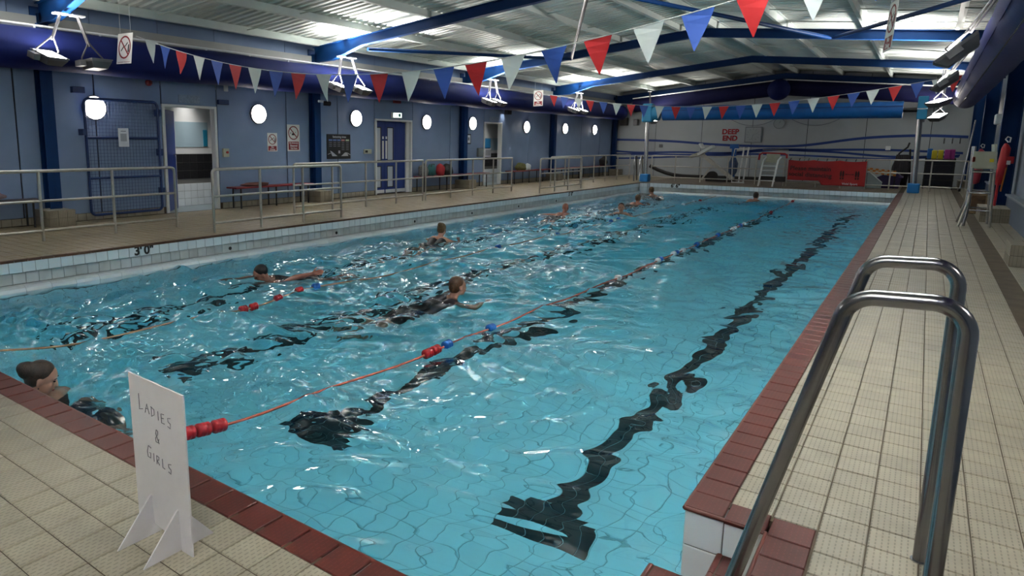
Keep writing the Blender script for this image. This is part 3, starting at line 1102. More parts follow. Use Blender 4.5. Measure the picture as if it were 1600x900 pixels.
def water_z(x, y):
    X, Y, Z = WGRID
    i = int(np.argmin(np.abs(Y[:, 0] - y)))
    j = int(np.argmin(np.abs(X[0] - x)))
    return float(Z[i, j])


# ---- uplighting floodlights on their brackets
def floodlight(loc, tilt, yaw, lit, anchor, label, power=1.0):
    """tray-shaped flood, glass facing up; tilt leans it, yaw turns the lean"""
    root = empty('floodlight', label, 'floodlight', loc, 0, 'uplighting floodlights under the rafters')
    R = Matrix.Rotation(yaw, 3, 'Z') @ Matrix.Rotation(tilt, 3, 'Y')      # leans towards local +x after yaw

    def T(p):
        return R @ Vector(p)
    a, b, h = (0.27, 0.20, 0.15) if loc[0] > -5 else (0.215, 0.16, 0.13)
    vs = [(-a * .72, -b * .72, -h), (a * .72, -b * .72, -h), (a * .72, b * .72, -h), (-a * .72, b * .72, -h), (-a, -b, -0.03), (a, -b, -0.03), (a, b, -0.03), (-a, b, -0.03),
          (-a, -b, 0), (a, -b, 0), (a, b, 0), (-a, b, 0)]
    fs = [(0, 3, 2, 1), (8, 9, 10, 11)] + [(i + 4 * k, (i + 1) % 4 + 4 * k, (i + 1) % 4 + 4 * k + 4, i + 4 * k + 4) for k in (0, 1) for i in range(4)]
    MB().add([T(p) for p in vs], fs).build('housing', M_lampgrey, root)
    fl = MB()
    for (p, q) in (((-a - .012, -b, .004), (a + .012, -b, .004)), ((-a - .012, b, .004), (a + .012, b, .004)), ((-a, -b, .004), (-a, b, .004)), ((a, -b, .004), (a, b, .004))):
        fl.bar(T(p), T(q), 0.026, 0.016, T((0, 0, 1)))
    fl.build('rim', M_lampgrey, root)
    MB().add([T(p) for p in ((-a * .92, -b * .92, .008), (a * .92, -b * .92, .008), (a * .92, b * .92, .008), (-a * .92, b * .92, .008),
                             (-a * .92, -b * .92, .002), (a * .92, -b * .92, .002), (a * .92, b * .92, .002), (-a * .92, b * .92, .002))],
             [(0, 1, 2, 3), (7, 6, 5, 4), (0, 4, 5, 1), (1, 5, 6, 2), (2, 6, 7, 3), (3, 7, 4, 0)]).build('glass', M_lampglow if lit else M_lampoff, root)
    gb = T((-a * .2, -b - .06, -.05))
    MB().obox(gb, T((1, 0, 0)), T((0, 1, 0)), T((0, 0, 1)), .09, .045, .045).build('gear_box', M_lampgrey, root)
    an = Vector(anchor) - Vector(loc)
    top = T((-a * .35, 0, 0)) * .5 + Vector((0, 0, .24))
    top = Vector((top.x * .7 + an.x * .3, top.y * .7 + an.y * .3, min(top.z, an.z * .55)))
    for sy in (-1, 1):
        MB(True).tube([T((-a * .35, sy * (b + .015), -.01)), T((-a * .35, sy * (b + .015), .05)), top + Vector((0, sy * .03, .0)), top + Vector((0, sy * .01, .03))], 0.013, 8).build('yoke', M_lampbr, root)
    for dx in (-.022, .022):
        MB(True).tube([top + Vector((dx, 0, -.02)), top * .5 + an * .5 + Vector((dx, 0, -.01)), an + Vector((dx, 0, 0))], 0.017, 8).build('arm', M_lampbr if anchor[0] < -5 else M_lampgrey, root)
    MB().box(an.x - .06, an.x + .06, an.y - .10, an.y + .10, an.z - .012, an.z + .012).build('bracket', M_white if anchor[0] < -5 else M_lampgrey, root)
    if lit and power > 0:
        nrm = T((0, 0, 1))
        add_lamp('lamp', tuple(nrm * 0.03), nrm, LAMP_POWER * power, (0.42, 0.32), parent=root)
    return root


t22 = math.radians(20)
PI = math.pi
LF = [((-10.93, 4.96, 2.73), t22, 0.15, True, (-10.93, 5.16, 3.36), 'lit floodlight under the first rafter beside the unlit one, above the mesh gate wall', .5),
      ((-10.93, 5.66, 2.70), -0.05, 0.0, False, (-10.93, 5.42, 3.36), 'unlit grey floodlight hanging beside the small hanging diving sign', 0),
      ((-10.93, 11.27, 2.72), t22, 0.1, True, (-10.93, 11.36, 3.36), 'lit floodlight nearest the black security camera, left of its pair', .8),
      ((-10.93, 12.02, 2.71), t22, 0.0, True, (-10.93, 11.70, 3.36), 'lit floodlight between the security camera and the exit sign, right of its pair', .6),
      ((-10.93, 17.83, 2.73), t22, 0.1, True, (-10.93, 17.88, 3.36), 'lit floodlight over the white doorway, first of its pair', .65),
      ((-10.93, 18.42, 2.74), t22, 0.0, True, (-10.93, 18.15, 3.36), 'lit floodlight over the white doorway, second of its pair', .5),
      ((-10.93, 23.95, 2.74), t22, 0.1, True, (-10.93, 24.25, 3.36), 'lit floodlight on the blue duct near the corner, first of its pair', .55),
      ((-10.93, 24.70, 2.74), t22, 0.0, True, (-10.93, 24.55, 3.36), 'lit floodlight on the blue duct near the corner, second of its pair', .4),
      ((-9.9, 29.8, 2.50), t22, -0.6, True, (-10.05, 29.75, 3.72), 'lit floodlight in the far corner beside the cover roller post', .22),
      ((0.14, 11.55, 2.74), -0.72, 0.0, True, (0.60, 11.5, 3.56), 'dark-backed floodlight with eye bolt beside the purple duct, largest of its row', 1.0),
      ((0.10, 17.95, 2.82), -0.68, 0.0, True, (0.55, 18.0, 3.56), 'dark-backed floodlight below the largest one beside the purple duct', .85),
      ((0.08, 24.35, 2.74), 0.28, PI + 0.9, True, (0.12, 24.4, 3.62), 'lit floodlight at the tip of the purple duct', .45),
      ((0.12, 29.90, 2.52), 0.33, PI + 1.1, True, (0.25, 29.9, 3.72), 'lit floodlight beside the right end of the cover roller', .22)]
for a in LF:
    floodlight(*a)
# the same fittings on the frames overhead and behind the viewpoint
for yy in (5.2, -1.2):
    floodlight((0.15, yy, 2.76), -0.5, 0, True, (0.40, yy, 3.58), 'floodlight on the right wall beside the steps' if yy > 0 else 'floodlight on the right wall by the entrance', 3.0)
floodlight((-10.93, -1.1, 2.75), t22, 0, True, (-10.93, -1.1, 3.36), 'floodlight on the left wall by the entrance', 2.4)

# ================================================================== FITTINGS
# ---- doors
def tiled_alcove(door, y0, y1, xb, zb, zt_, posters=True):
    """short tiled lobby behind an open doorway"""
    MB().box(xb - .1, WL - 0.02, y0 - 1.2, y1 + 1.5, -0.2, -0.004).build('lobby_floor', M_greyfloor, door)
    MB().box(xb - .12, xb - 0.008, y0 - 1.2, y1 + 1.5, 0, 2.5).build('lobby_wall', M_wgrout, door)
    MB().box(xb - .1, WL - 0.12, y1 + 1.38, y1 + 1.5, 0, 2.5).box(xb - .1, WL - 0.12, y0 - 1.3, y0 - 1.2, 0, 2.5).build('lobby_wall', M_white, door)
    MB().box(xb - .1, WL - 0.02, y0 - 1.2, y1 + 1.5, 2.5, 2.6).build('lobby_ceiling', M_white, door)
    cs = [(xb, y, z) for y in np.arange(y0 - 1.1, y1 + 1.4, 0.165) for z in np.arange(0.08, zb - .05, 0.165)]
    tiles(door, 'lobby_tile', 'lobby_tile_field', M_wtile, cs, 0.165, 0.165, (0, 1, 0), (0, 0, 1), keep=60, minpx=5)
    dz = (zt_ - zb) / 3
    cs = [(xb, y, zb + dz * (k + .5)) for y in np.arange(y0 - 1.1, y1 + 1.4, 0.178) for k in range(3)]
    tiles(door, 'black_tile', 'black_tile_field', M_black, cs, 0.178, dz, (0, 1, 0), (0, 0, 1), keep=60, minpx=3)
    MB().box(xb - 0.008, xb + 0.004, y0 - 1.15, y1 + 1.45, zt_ + 0.01, 2.45).build('lobby_panel', M_white, door)
    add_lamp('lobby_lamp', (xb + 0.55, (y0 + y1) / 2 + .6, 2.44), (0, 0, -1), ROOM_LAMP, (0.9, 0.25), parent=door)


def door_frame(door, y0, y1, h=2.10):
    for a, b in ((y0 - 0.012, y0 + 0.045), (y1 - 0.045, y1 + 0.012)):
        MB().bbox(WL - 0.13, WL + 0.02, a, b, 0, h, 0.004).build('jamb', M_white, door)
    MB().bbox(WL - 0.13, WL + 0.02, y0 - 0.012, y1 + 0.012, h, h + 0.05, 0.004).build('head', M_white, door)


d1 = empty('door_1', kind='structure')
door_frame(d1, 7.525, 8.76)
tiled_alcove(d1, 7.525, 8.76, -13.2, 0.60, 1.14)
# blue leaf standing open into the lobby
lf = MB().obox((-12.53, 7.92, 1.03), (-.70, .714, 0), (.714, .70, 0), (0, 0, 1), 0.40, 0.02, 1.02).build('leaf', M_door, d1)
MB().obox((-12.825, 8.22, 1.03), (-.70, .714, 0), (.714, .70, 0), (0, 0, 1), 0.012, 0.021, 1.02).build('leaf_edge', M_white, lf)
MB().obox((-12.70, 8.145, 1.15), (-.70, .714, 0), (.714, .70, 0), (0, 0, 1), 0.09, 0.02, 0.012).build('handle', M_steel, lf)
MB().box(-13.19, -13.185, 8.25, 9.30, 1.30, 1.85).build('pale_board', mat('pale_blue_board', (0.33, 0.44, 0.50, 1), 0.2), d1)
MB().box(-13.184, -13.17, 9.18, 9.28, 1.32, 1.68).build('turquoise_fitting', mat('turquoise', (0.01, 0.20, 0.33, 1), 0.5), d1)

d2 = empty('door_2', kind='structure')
door_frame(d2, 13.86, 15.46, 2.02)
MB().box(WL - .26, WL - .22, 13.8, 15.5, 0, 2.02).build('back_panel', M_door, d2)
MB().box(WL - .25, WL - 0.06, 15.28, 15.42, 0, 2.02).build('reveal', M_white, d2)
xd = WL - 0.10
for a, b, va, vb in ((13.91, 14.365, 13.99, 14.17), (14.375, 14.84, 14.49, 14.70)):
    lf = MB().bbox(xd - .045, xd, a, b, 0.02, 2.0, 0.003).build('leaf', M_door, d2)
    for z0, z1 in ((0.95, 1.83), (0.20, 0.76)):
        MB().box(xd, xd + .004, va - .02, vb + .045, z0 - .025, z1 + .025).build('glazing_bead', M_black, lf)
        MB().box(xd + .004, xd + .010, va, vb, z0, z1).build('pane', M_glass_w, lf)
    py_ = 14.26 if a < 14 else 14.40
    MB().box(xd, xd + .006, py_ - .005, py_ + .065, 0.98, 1.48).build('push_plate', M_white, lf)
    MB().box(xd, xd + .007, py_, py_ + .06, 1.53, 1.60).build('notice', M_paper, lf)
    MB().box(xd, xd + .005, a + .02, b - .02, 0.025, 0.12).build('kick_plate', M_white, lf)
lf = MB().bbox(xd - .05, xd - .004, 14.85, 15.29, 0.02, 2.0, 0.003).build('side_panel', M_door, d2)
MB().box(xd - .004, xd + .002, 14.87, 15.28, 0.025, 0.12).build('kick_plate', M_white, lf)

d3 = empty('door_3', kind='structure')
door_frame(d3, 19.44, 20.60)
tiled_alcove(d3, 19.44, 20.60, -13.0, 0.59, 1.06)
MB().box(-12.995, -12.985, 20.86, 21.95, 1.18, 1.62).build('pale_board', mat('pale_blue_board', (0.33, 0.44, 0.50, 1), 0.2), d3)
MB().box(-12.984, -12.98, 20.93, 21.32, 1.24, 1.60).build('blue_poster', mat('blue_poster', (0.03, 0.26, 0.55, 1), 0.5), d3)
MB().box(-12.984, -12.98, 20.93, 21.36, 0.93, 1.27).build('notice', M_paper, d3)
MB().box(-12.98, -12.978, 20.97, 21.32, 0.98, 1.20).build('notice_print', mat('grey_print', (0.36, 0.38, 0.42, 1), 0.6), d3)


# ---- glowing round wall lamps
lamp0 = None
wlab = ['round wall lamp glowing behind the mesh gate', 'round wall lamp between the open doorway and the small no diving sign', 'round wall lamp between the dark timetable board and the blue double doors',
        'round wall lamp just past the blue double doors', 'round wall lamp beside the white notice before the second open doorway', 'round wall lamp past the second open doorway, above the long bench',
        'second round wall lamp from the far corner', 'last round wall lamp by the far corner']
for (yy, zz), lb in zip(((6.17, 2.01), (9.86, 2.04), (13.05, 2.05), (16.13, 2.04), (18.65, 2.07), (22.34, 2.04), (25.64, 2.05), (28.68, 2.06)), wlab):
    if lamp0 is None:
        r = empty('wall_lamp')
        MB(True).tube([(0, 0, 0), (0.045, 0, 0)], 0.215, 32).build('base', M_lampgrey, r)
        MB(True).tube([(0.03, 0, 0), (0.06, 0, 0), (0.085, 0, 0), (0.098, 0, 0)], 1, 32, True, False, [0.20, 0.195, 0.16, 0.08]).build('glass', M_disc, r)
        MB(True).tube([(0.045 + 0.001, 0.208 * math.cos(a), 0.208 * math.sin(a)) for a in np.linspace(0, 2 * PI, 33)[:-1]], 0.010, 8, closed=True).build('rim', M_lampgrey, r)
        lamp0 = r
    else:
        r = copy_tree(lamp0)
    r.location = (WL, yy, zz)
    tag(r, lb, 'wall lamp', 'round wall lamps along the blue wall')

r = copy_tree(lamp0)
r.location = (WR - .02, 2.40, 2.04)
r.rotation_euler = (0, 0, PI)
tag(r, 'round wall lamp on the grey wall beside the entry steps', 'wall lamp', 'round wall lamps on the grey wall')

# ---- mesh gate leaning flat against the wall
gt = empty('mesh_gate', 'navy steel gate with wire mesh hung flat on the blue wall', 'gate', (WL + 0.15, 5.93, 0.10))
W_, H_ = 1.40, 2.06
rr = 0.09
pts = []
for cx_, cz_, a0 in ((W_ - rr, H_ - rr, 0), (rr, H_ - rr, 90), (rr, rr, 180), (W_ - rr, rr, 270)):
    for a in np.linspace(a0, a0 + 90, 6):
        pts.append((0, cx_ + rr * math.cos(math.radians(a)), cz_ + rr * math.sin(math.radians(a))))
MB(True).tube(pts, 0.026, 10, closed=True).build('frame', M_navy, gt)
for z in (0.66, 1.38):
    MB(True).tube([(0, 0, z), (0, W_, z)], 0.023, 10).build('cross_bar', M_navy, gt)
mb = MB(True)
for y in np.arange(0.055, W_, 0.062):
    mb.tube([(0, y, 0.0), (0, y, H_)], 0.0026, 5, False)
for z in np.arange(0.05, H_, 0.062):
    mb.tube([(0, 0, z), (0, W_, z)], 0.0026, 5, False)
mb.build('wire_mesh', M_navy, gt, kind='stuff')
for z in (0.30, 1.05, 1.80):
    MB().box(-0.15, 0.03, W_ + .02, W_ + .06, z, z + .13).build('hinge', M_navy, gt)
MB().box(-0.15, 0.02, -0.06, 0.0, 1.42, 1.53).build('latch', M_navy, gt)
nt_ = MB().box(WL + .182, WL + .186, 6.50, 6.70, 1.32, 1.66).build('paper_notice', M_paper)
tag(nt_, 'white printed paper taped on the mesh gate', 'notice')
MB().box(WL + .186, WL + .1865, 6.54, 6.66, 1.42, 1.56).build('print_block', mat('grey_print', (0.36, 0.38, 0.42, 1), 0.6), nt_)
MB().box(WL + .186, WL + .1865, 6.55, 6.65, 1.595, 1.61).build('print_line', M_ink, nt_)


# ---- prohibition signs
def sign(name, label, c, right, up, w, h, lines, figure, group=None, hang=None):
    """white board, red ring with a slash, black figure and a red plate with white words"""
    r, u = Vector(right).normalized(), Vector(up).normalized()
    n = r.cross(u)
    c = Vector(c)

    def W(a, b, d=0.0):
        return c + r * a + u * b + n * d

    def flat(poly, d0, d1):
        k = len(poly)
        vs = [W(a, b, d0) for a, b in poly] + [W(a, b, d1) for a, b in poly]
        return MB().add(vs, [tuple(range(k))[::-1], tuple(range(k, 2 * k))] + [(i, (i + 1) % k, k + (i + 1) % k, k + i) for i in range(k)])
    hw, hh = w / 2, h / 2
    o = flat([(-hw, -hh), (hw, -hh), (hw, hh), (-hw, hh)], -.004, 0).build(name, M_sign_w)
    tag(o, label, 'sign', group)
    R_ = w * 0.41
    cy = hh - w * 0.5
    ring = MB()
    N = 40
    vs, fs = [], []
    for i in range(N):
        a = 2 * PI * i / N
        for rad, d in ((R_, 0), (R_ * .86, 0), (R_, .003), (R_ * .86, .003)):
            vs.append(W(rad * math.cos(a), cy + rad * math.sin(a), d))
    for i in range(N):
        a, b = 4 * i, 4 * ((i + 1) % N)
        fs += [(a + 2, b + 2, b + 3, a + 3), (a, a + 1, b + 1, b), (a, b, b + 2, a + 2), (a + 1, a + 3, b + 3, b + 1)]
    ring.add(vs, fs).build('ring', M_sign_r, o)
    q = R_ * .93 * .7071
    e = R_ * .05
    flat([(-q - e, cy + q - e), (q - e, cy - q - e), (q + e, cy - q + e), (-q + e, cy + q + e)], 0.0015, .0045).build('slash', M_sign_r, o)
    for k, poly in enumerate(figure):
        flat([(a * R_, cy + b * R_) for a, b in poly], 0, 0.0020 + .0002 * k).build('figure', M_black, o)
    ph = h - w * 1.02 - h * .05
    pw_ = w * .82
    pb = -hh + h * .05
    flat([(-pw_ / 2, pb), (pw_ / 2, pb), (pw_ / 2, pb + ph), (-pw_ / 2, pb + ph)], 0, .002).build('plate', M_sign_r, o)
    nl = len(lines)
    for i, ln in enumerate(lines):
        z = pb + ph * (1 - (i + .5) / nl)
        sz = min(ph / nl * 1.15, pw_ / max(len(ln), 4) * 1.62)
        text(ln, sz, M_sign_w, o, W(0, z, .0025), r, u, bold=.0015, extrude=.001)
    if hang:
        for s in (-1, 1):
            MB(True).tube([W(s * hw * .7, hh - .01, 0), Vector((W(s * hw * .7, hh).x, W(s * hw * .7, hh).y, hang))], .0025, 5).build('hanging_wire', M_cord, o)
    return o


DIVER = [[(-.62, -.30), (-.52, -.34), (-.10, .02), (-.18, .12)], [(.05, .12), (.12, .05), (.50, .36), (.44, .44)], [(-.12, -.02), (.06, .10), (-.04, .16)],
         [(.52, -.42), (.74, -.42), (.74, .24), (.58, .20)]]
BOMBER = [[(-.36, -.34), (.20, -.34), (-.04, .06), (-.30, -.12)], [(-.62, -.10), (-.50, -.16), (-.48, .14), (-.56, .10)], [(.34, .02), (.46, .02), (.42, .20)],
          [(-.20, .10), (-.05, .06), (.0, .20), (-.12, .26)]]
sign('no_diving_sign', 'small no diving sign on the blue wall', (WL + .012, 10.255, 1.42), (0, 1, 0), (0, 0, 1), 0.29, 0.42, ['No', 'Diving'], DIVER)
sign('no_entry_sign', 'taller three-line prohibition sign beside the small no diving sign on the blue wall', (WL + .012, 10.90, 1.525), (0, 1, 0), (0, 0, 1), 0.39, 0.62,
     ['No Swimmers', 'Beyond', 'This Point'], BOMBER)
sign('hanging_sign', 'no diving sign hanging from wires beside the unlit floodlight', (-10.95, 6.18, 2.957), (1, 0.0, -0.03), (0.05, 0.1, 1), 0.46, 0.50, ['No', 'Diving'], DIVER, hang=roof_z(-10.95) + .16)
sign('hanging_sign', 'no diving sign hanging at the end of the far bunting', (-10.40, 20.0, 2.90), (1, 0, 0.03), (0, 0, 1), 0.34, 0.50, ['No', 'Diving'], DIVER, hang=roof_z(-10.4) + .16)
sign('hanging_sign', 'no diving sign hanging nearly edge-on beside the purple duct', (-0.47, 9.0, 2.73), (0.25, -0.968, -0.0), (0.05, -0.05, 1), 0.36, 0.52, ['No', 'Diving'], DIVER, hang=roof_z(-.47) + .16)

# ---- other things on the blue wall
tb = MB().bbox(WL, WL + .02, 12.0, 12.85, 1.01, 1.63, .004).build('timetable_board', mat('black_board', (0.012, 0.014, 0.018, 1), .3))
tag(tb, 'black timetable board with a white title on the blue wall', 'poster')
xw = WL + .021
text('Swimming times', 0.075, M_paper, tb, (xw, 12.44, 1.565), (0, 1, 0), (0, 0, 1))
for k, (y, m) in enumerate(((12.12, 'b'), (12.27, 'b'), (12.42, 'b'), (12.57, 'r'), (12.73, 'g'))):
    mm = {'b': mat('poster_blue', (0.10, 0.17, 0.42, 1), .5), 'r': mat('poster_rose', (0.5, 0.2, 0.2, 1), .5), 'g': mat('poster_green', (0.42, 0.52, 0.36, 1), .5)}[m]
    MB().box(xw - .001, xw + .001, y - .062, y + .062, 1.46, 1.505).build('heading', mm, tb)
    for j in range(5 if k > 2 else 3):
        MB().box(xw - .001, xw + .0005, y - .05, y + .05, 1.415 - j * .045, 1.43 - j * .045).build('print_line', M_ink, tb)
gr = mat('poster_grey', (0.40, 0.41, 0.46, 1), .5)
for poly in ([(12.10, 1.22), (12.16, 1.20), (12.36, 1.08), (12.18, 1.08)], [(12.50, 1.08), (12.76, 1.08), (12.72, 1.17), (12.64, 1.17)], [(12.02, 1.12), (12.12, 1.15), (12.12, 1.165), (12.02, 1.13)],
             [(12.72, 1.17), (12.84, 1.12), (12.84, 1.10), (12.74, 1.14)], [(12.40, 1.15), (12.46, 1.15), (12.46, 1.22), (12.40, 1.22)]):
    MB().prism(poly, 'x', xw - .001, xw + .001).build('swimmer_print', gr, tb)

ex = MB().bbox(WL, WL + .07, 14.52, 14.93, 2.11, 2.27, .01).build('exit_sign', M_white)
tag(ex, 'lit green and white exit sign above the blue double doors', 'sign')
MB().box(WL + .07, WL + .073, 14.545, 14.905, 2.13, 2.25).build('lit_panel', M_exit, ex)
gm = mat('exit_green', (0.05, 0.30, 0.22, 1), .5)
MB().box(WL + .073, WL + .074, 14.76, 14.86, 2.145, 2.235).build('door_symbol', gm, ex)
MB().prism([(14.66, 2.15), (14.69, 2.15), (14.73, 2.235), (14.70, 2.24)], 'x', WL + .073, WL + .074).prism([(14.58, 2.19), (14.63, 2.165), (14.63, 2.215)], 'x', WL + .073, WL + .074).build('runner_symbol', gm, ex)
tag(MB().bbox(WL, WL + .012, 7.89, 8.38, 2.19, 2.35, .003).build('door_plaque', mat('faded_plaque', (0.20, 0.26, 0.38, 1), .4, noise=.2, nscale=25)), 'faded plaque above the first open doorway', 'sign')
tag(MB().bbox(WL, WL + .012, 19.75, 20.35, 2.19, 2.33, .003).build('door_plaque', mat('faded_plaque', (0.20, 0.26, 0.38, 1), .4)), 'small faded plaque above the second open doorway', 'sign')
bell = MB(True).tube([(WL, 7.26, 2.53), (WL + .05, 7.26, 2.53), (WL + .075, 7.26, 2.53)], 1, 20, True, False, [.06, .06, .03]).build('fire_bell', mat('dull_red', (0.22, 0.02, 0.03, 1), .4))
tag(bell, 'round dull red alarm bell above the mesh gate', 'alarm')
tag(MB().bbox(WL, WL + .06, 14.60, 14.90, 2.52, 2.60, .01).build('alarm_box', mat('dull_red', (0.22, 0.02, 0.03, 1), .4)), 'flat dark red alarm above the exit sign', 'alarm')
tag(MB().bbox(WL, WL + .09, 5.78, 6.0, 2.25, 2.36, .008).build('junction_box', M_navy), 'navy box above the top corner of the mesh gate', 'box')
tag(MB().bbox(WL, WL + .07, 8.80, 9.06, 2.20, 2.30, .008).build('junction_box', M_navy), 'navy box at the top corner of the first open doorway', 'box')
tag(MB().bbox(WL, WL + .04, 8.98, 9.07, 2.48, 2.60, .006).build('wall_sensor', M_white_p), 'small white sensor high on the wall right of the first doorway', 'sensor')
sw = MB().bbox(WL, WL + .05, 8.88, 9.03, 1.10, 1.28, .006).build('key_switch', M_cardb)
tag(sw, 'cream key switch with a red knob beside the first open doorway', 'switch')
MB(True).tube([(WL + .05, 8.97, 1.20), (WL + .08, 8.97, 1.20)], .025, 10).build('knob', M_red_p, sw)
it = MB().bbox(WL, WL + .04, 13.36, 13.66, 1.13, 1.25, .008).build('intercom', M_cardb)
tag(it, 'cream intercom beside the blue double doors', 'intercom')
MB().box(WL + .04, WL + .043, 13.40, 13.50, 1.16, 1.22).build('screen', M_black, it)
nb = MB().bbox(WL, WL + .012, 18.33, 18.61, 1.40, 1.73, .003).build('framed_notice', M_black)
tag(nb, 'small framed white notice below a round wall lamp', 'notice')
MB().box(WL + .012, WL + .014, 18.37, 18.57, 1.44, 1.69).build('paper', M_paper, nb)
MB().box(WL + .014, WL + .015, 18.43, 18.52, 1.52, 1.62).build('print_block', M_ink, nb)
hd = MB().bbox(WL, WL + .09, 18.98, 19.30, 0.98, 1.28, .02).build('hand_dispenser', mat('grey_green_plastic', (.13, .16, .17, 1), .4))
tag(hd, 'grey dispenser on the wall beside the second open doorway', 'dispenser')
cm = empty('security_camera', 'black security camera on a white arm by the second blue column', 'camera', (-11.70, 11.42, 2.39))
MB(True).tube([(0, -.06, 0), (0, .10, 0)], .028, 10).build('arm', M_white, cm)
MB(True).tube([(.0, .10, -.04), (.12, .22, -.05)], .055, 12).build('body', M_black, cm)
MB(True).tube([(.12, .22, -.05), (.128, .228, -.051)], .035, 12).build('lens', M_eye, cm)
sp = MB().bbox(WL, WL + .16, 20.75, 21.0, 2.44, 2.60, .01).build('speaker', M_black)
tag(sp, 'small black speaker high on the wall past the second doorway', 'speaker')
MB().box(WL + .16, WL + .164, 20.78, 20.97, 2.46, 2.58).build('grille', M_dkrub, sp)

# ---- ducts
def duct(name, label, pts, r, m, seam=True, ends=True, n=28):
    ps = [Vector(p) for p in pts]
    rad = [r] * len(ps)
    if ends:
        d0 = (ps[0] - ps[1]).normalized()
        d1 = (ps[-1] - ps[-2]).normalized()
        ps = [ps[0] + d0 * r * .30, ps[0] + d0 * r * .18] + ps + [ps[-1] + d1 * r * .18, ps[-1] + d1 * r * .30]
        rad = [r * .35, r * .8] + rad + [r * .8, r * .35]
    o = MB(True).tube(ps, 1, n, True, False, rad).build(name, m)
    tag(o, label, 'duct')
    return o


ys_ = np.linspace(-5.8, 30.45, 60)
dl = duct('fabric_duct', 'long navy fabric duct running along the blue wall', [(-11.56 + .008 * math.sin(y * 3), y, 2.865 + .010 * math.cos(y * 2.2)) for y in ys_], .325, M_duct)
mb = MB(True)
MB(True).tube([(-11.49, -5.8, 3.215), (-11.49, 30.3, 3.215)], .022, 8).build('suspension_rail', M_white, dl)
for y in np.arange(-5.5, 30, 1.05):
    MB().box(-11.51, -11.47, y - .02, y + .02, 3.165, 3.215).build('hook', M_white, dl)
dg_ = empty('gable_duct', 'navy fabric duct following the gable of the far wall', 'duct')
for s, xe in ((-1, -11.0), (1, 0.6)):
    p = [(RIDGE_X + (xe - RIDGE_X) * f, 30.62, 3.74 - abs(xe - RIDGE_X) * f * .092) for f in np.linspace(0.02, 1, 20)]
    MB(True).tube(p, .30, 24).build('sleeve', M_duct_d, dg_)
    q = [(a, 30.33, b + .30) for a, b in ((v[0], v[2]) for v in p)]
    MB(True).tube(q, .022, 8).build('suspension_rail', M_white, dg_)
MB(True).ellipsoid((RIDGE_X - .1, 30.25, 3.64), .42, .36, .42).build('junction', M_duct, dg_)
ys_ = np.linspace(-5.8, 27.0, 55)
dr = duct('fabric_duct', 'purple fabric duct with a stitched seam along the right wall', [(.76 + .006 * math.sin(y * 3), y, 2.96 + .008 * math.cos(y * 2.2)) for y in ys_], .325, M_ductp)
MB(True).tube([(.76 - .325 * math.cos(math.radians(a_)), y, 2.96 - .325 * math.sin(math.radians(a_))) for y, a_ in ((y, 28) for y in np.linspace(-5, 26.9, 60))], .006, 6).build('seam', M_duct, dr)
mb = MB()
for y in np.arange(3, 26.8, .09):
    a_ = math.radians(62)
    mb.box(.76 - .33 * math.cos(a_) - .006, .76 - .33 * math.cos(a_) + .006, y, y + .05, 2.96 - .33 * math.sin(a_) - .006, 2.96 - .33 * math.sin(a_) + .006)
mb.build('stitching', M_black, dr, kind='stuff')
for y in np.arange(-5, 23, 1.2):
    MB(True).tube([(.76, y, 3.27), (.76, y, roof_z(.76) + .1)], .006, 6).build('hanger', M_steel, dr)


# ---- railings of stainless tube
def railing(label, y0, y1, x, posts, ends=(True, True), axis='y', zs_=(1.0, .575, .15), loop=False):
    """section of deck railing; ends tell which end bends down into its post"""
    def P(t, z):
        return (x, t, z) if axis == 'y' else (t, x, z)
    o = empty('deck_railing', label, 'railing', P((y0 + y1) / 2, 0), 0, 'steel deck railings')
    off = Vector(o.location)

    def Q(t, z):
        return Vector(P(t, z)) - off
    rr_ = .07
    top = []
    if ends[0]:
        top += [Q(y0, zs_[0] - rr_)] + [Q(y0 + rr_ * (1 - math.cos(a)), zs_[0] - rr_ + rr_ * math.sin(a)) for a in np.linspace(0.3, PI / 2, 5)]
    else:
        top += [Q(y0, zs_[0])]
    if ends[1]:
        top += [Q(y1 - rr_ * (1 - math.cos(a)), zs_[0] - rr_ + rr_ * math.sin(a)) for a in np.linspace(PI / 2, 0.3, 5)] + [Q(y1, zs_[0] - rr_)]
    else:
        top += [Q(y1, zs_[0])]
    MB(True).tube(top, .024, 10).build('top_rail', M_galv, o)
    for z in zs_[1:]:
        MB(True).tube([Q(y0, z), Q(y1, z)], .019, 10).build('mid_rail' if z > .3 else 'low_rail', M_galv, o)
    for p in posts:
        zt2 = zs_[0] - (rr_ if (abs(p - y0) < .02 and ends[0]) or (abs(p - y1) < .02 and ends[1]) else .0)
        MB(True).tube([Q(p, 0), Q(p, zt2)], .022, 10).build('post', M_galv, o)
    return o


railing('steel railing in front of the mesh gate, ending at the first doorway', 1.0, 6.41, -10.05, [1.1, 2.2, 3.25, 4.27, 5.34, 6.41], (False, True))
railing('steel railing closer to the water, opposite the first doorway and red bench', 6.38, 9.26, -8.97, [6.38, 7.32, 8.28, 9.26])
railing('steel railing in front of the timetable board and blue double doors', 9.04, 13.30, -10.05, [9.04, 10.12, 11.18, 12.25, 13.30], (True, False))
railing('steel railing in front of the bench with bags and the second doorway', 13.42, 17.78, -10.05, [13.42, 14.53, 15.60, 16.69, 17.78], (True, False))
railing('short steel railing closer to the water, past the second doorway', 17.59, 20.50, -9.0, [17.59, 18.56, 19.51, 20.50])
railing('steel railing along the far part of the long bench', 20.40, 27.8, -10.05, [20.40, 21.5, 22.8, 24.02, 25.15, 26.4, 27.8], (True, False))
railing('steel railing along the far end in front of the pool hoist', -8.93, -4.76, 27.2, [-8.93, -7.99, -7.02, -6.04, -5.07], (True, False), 'x')
railing('steel railing at the far end carrying the red banner', -4.10, 1.04, 27.0, [-4.10, -3.08, -2.34, -1.62, -0.95, .13, 1.04], (True, False), 'x')


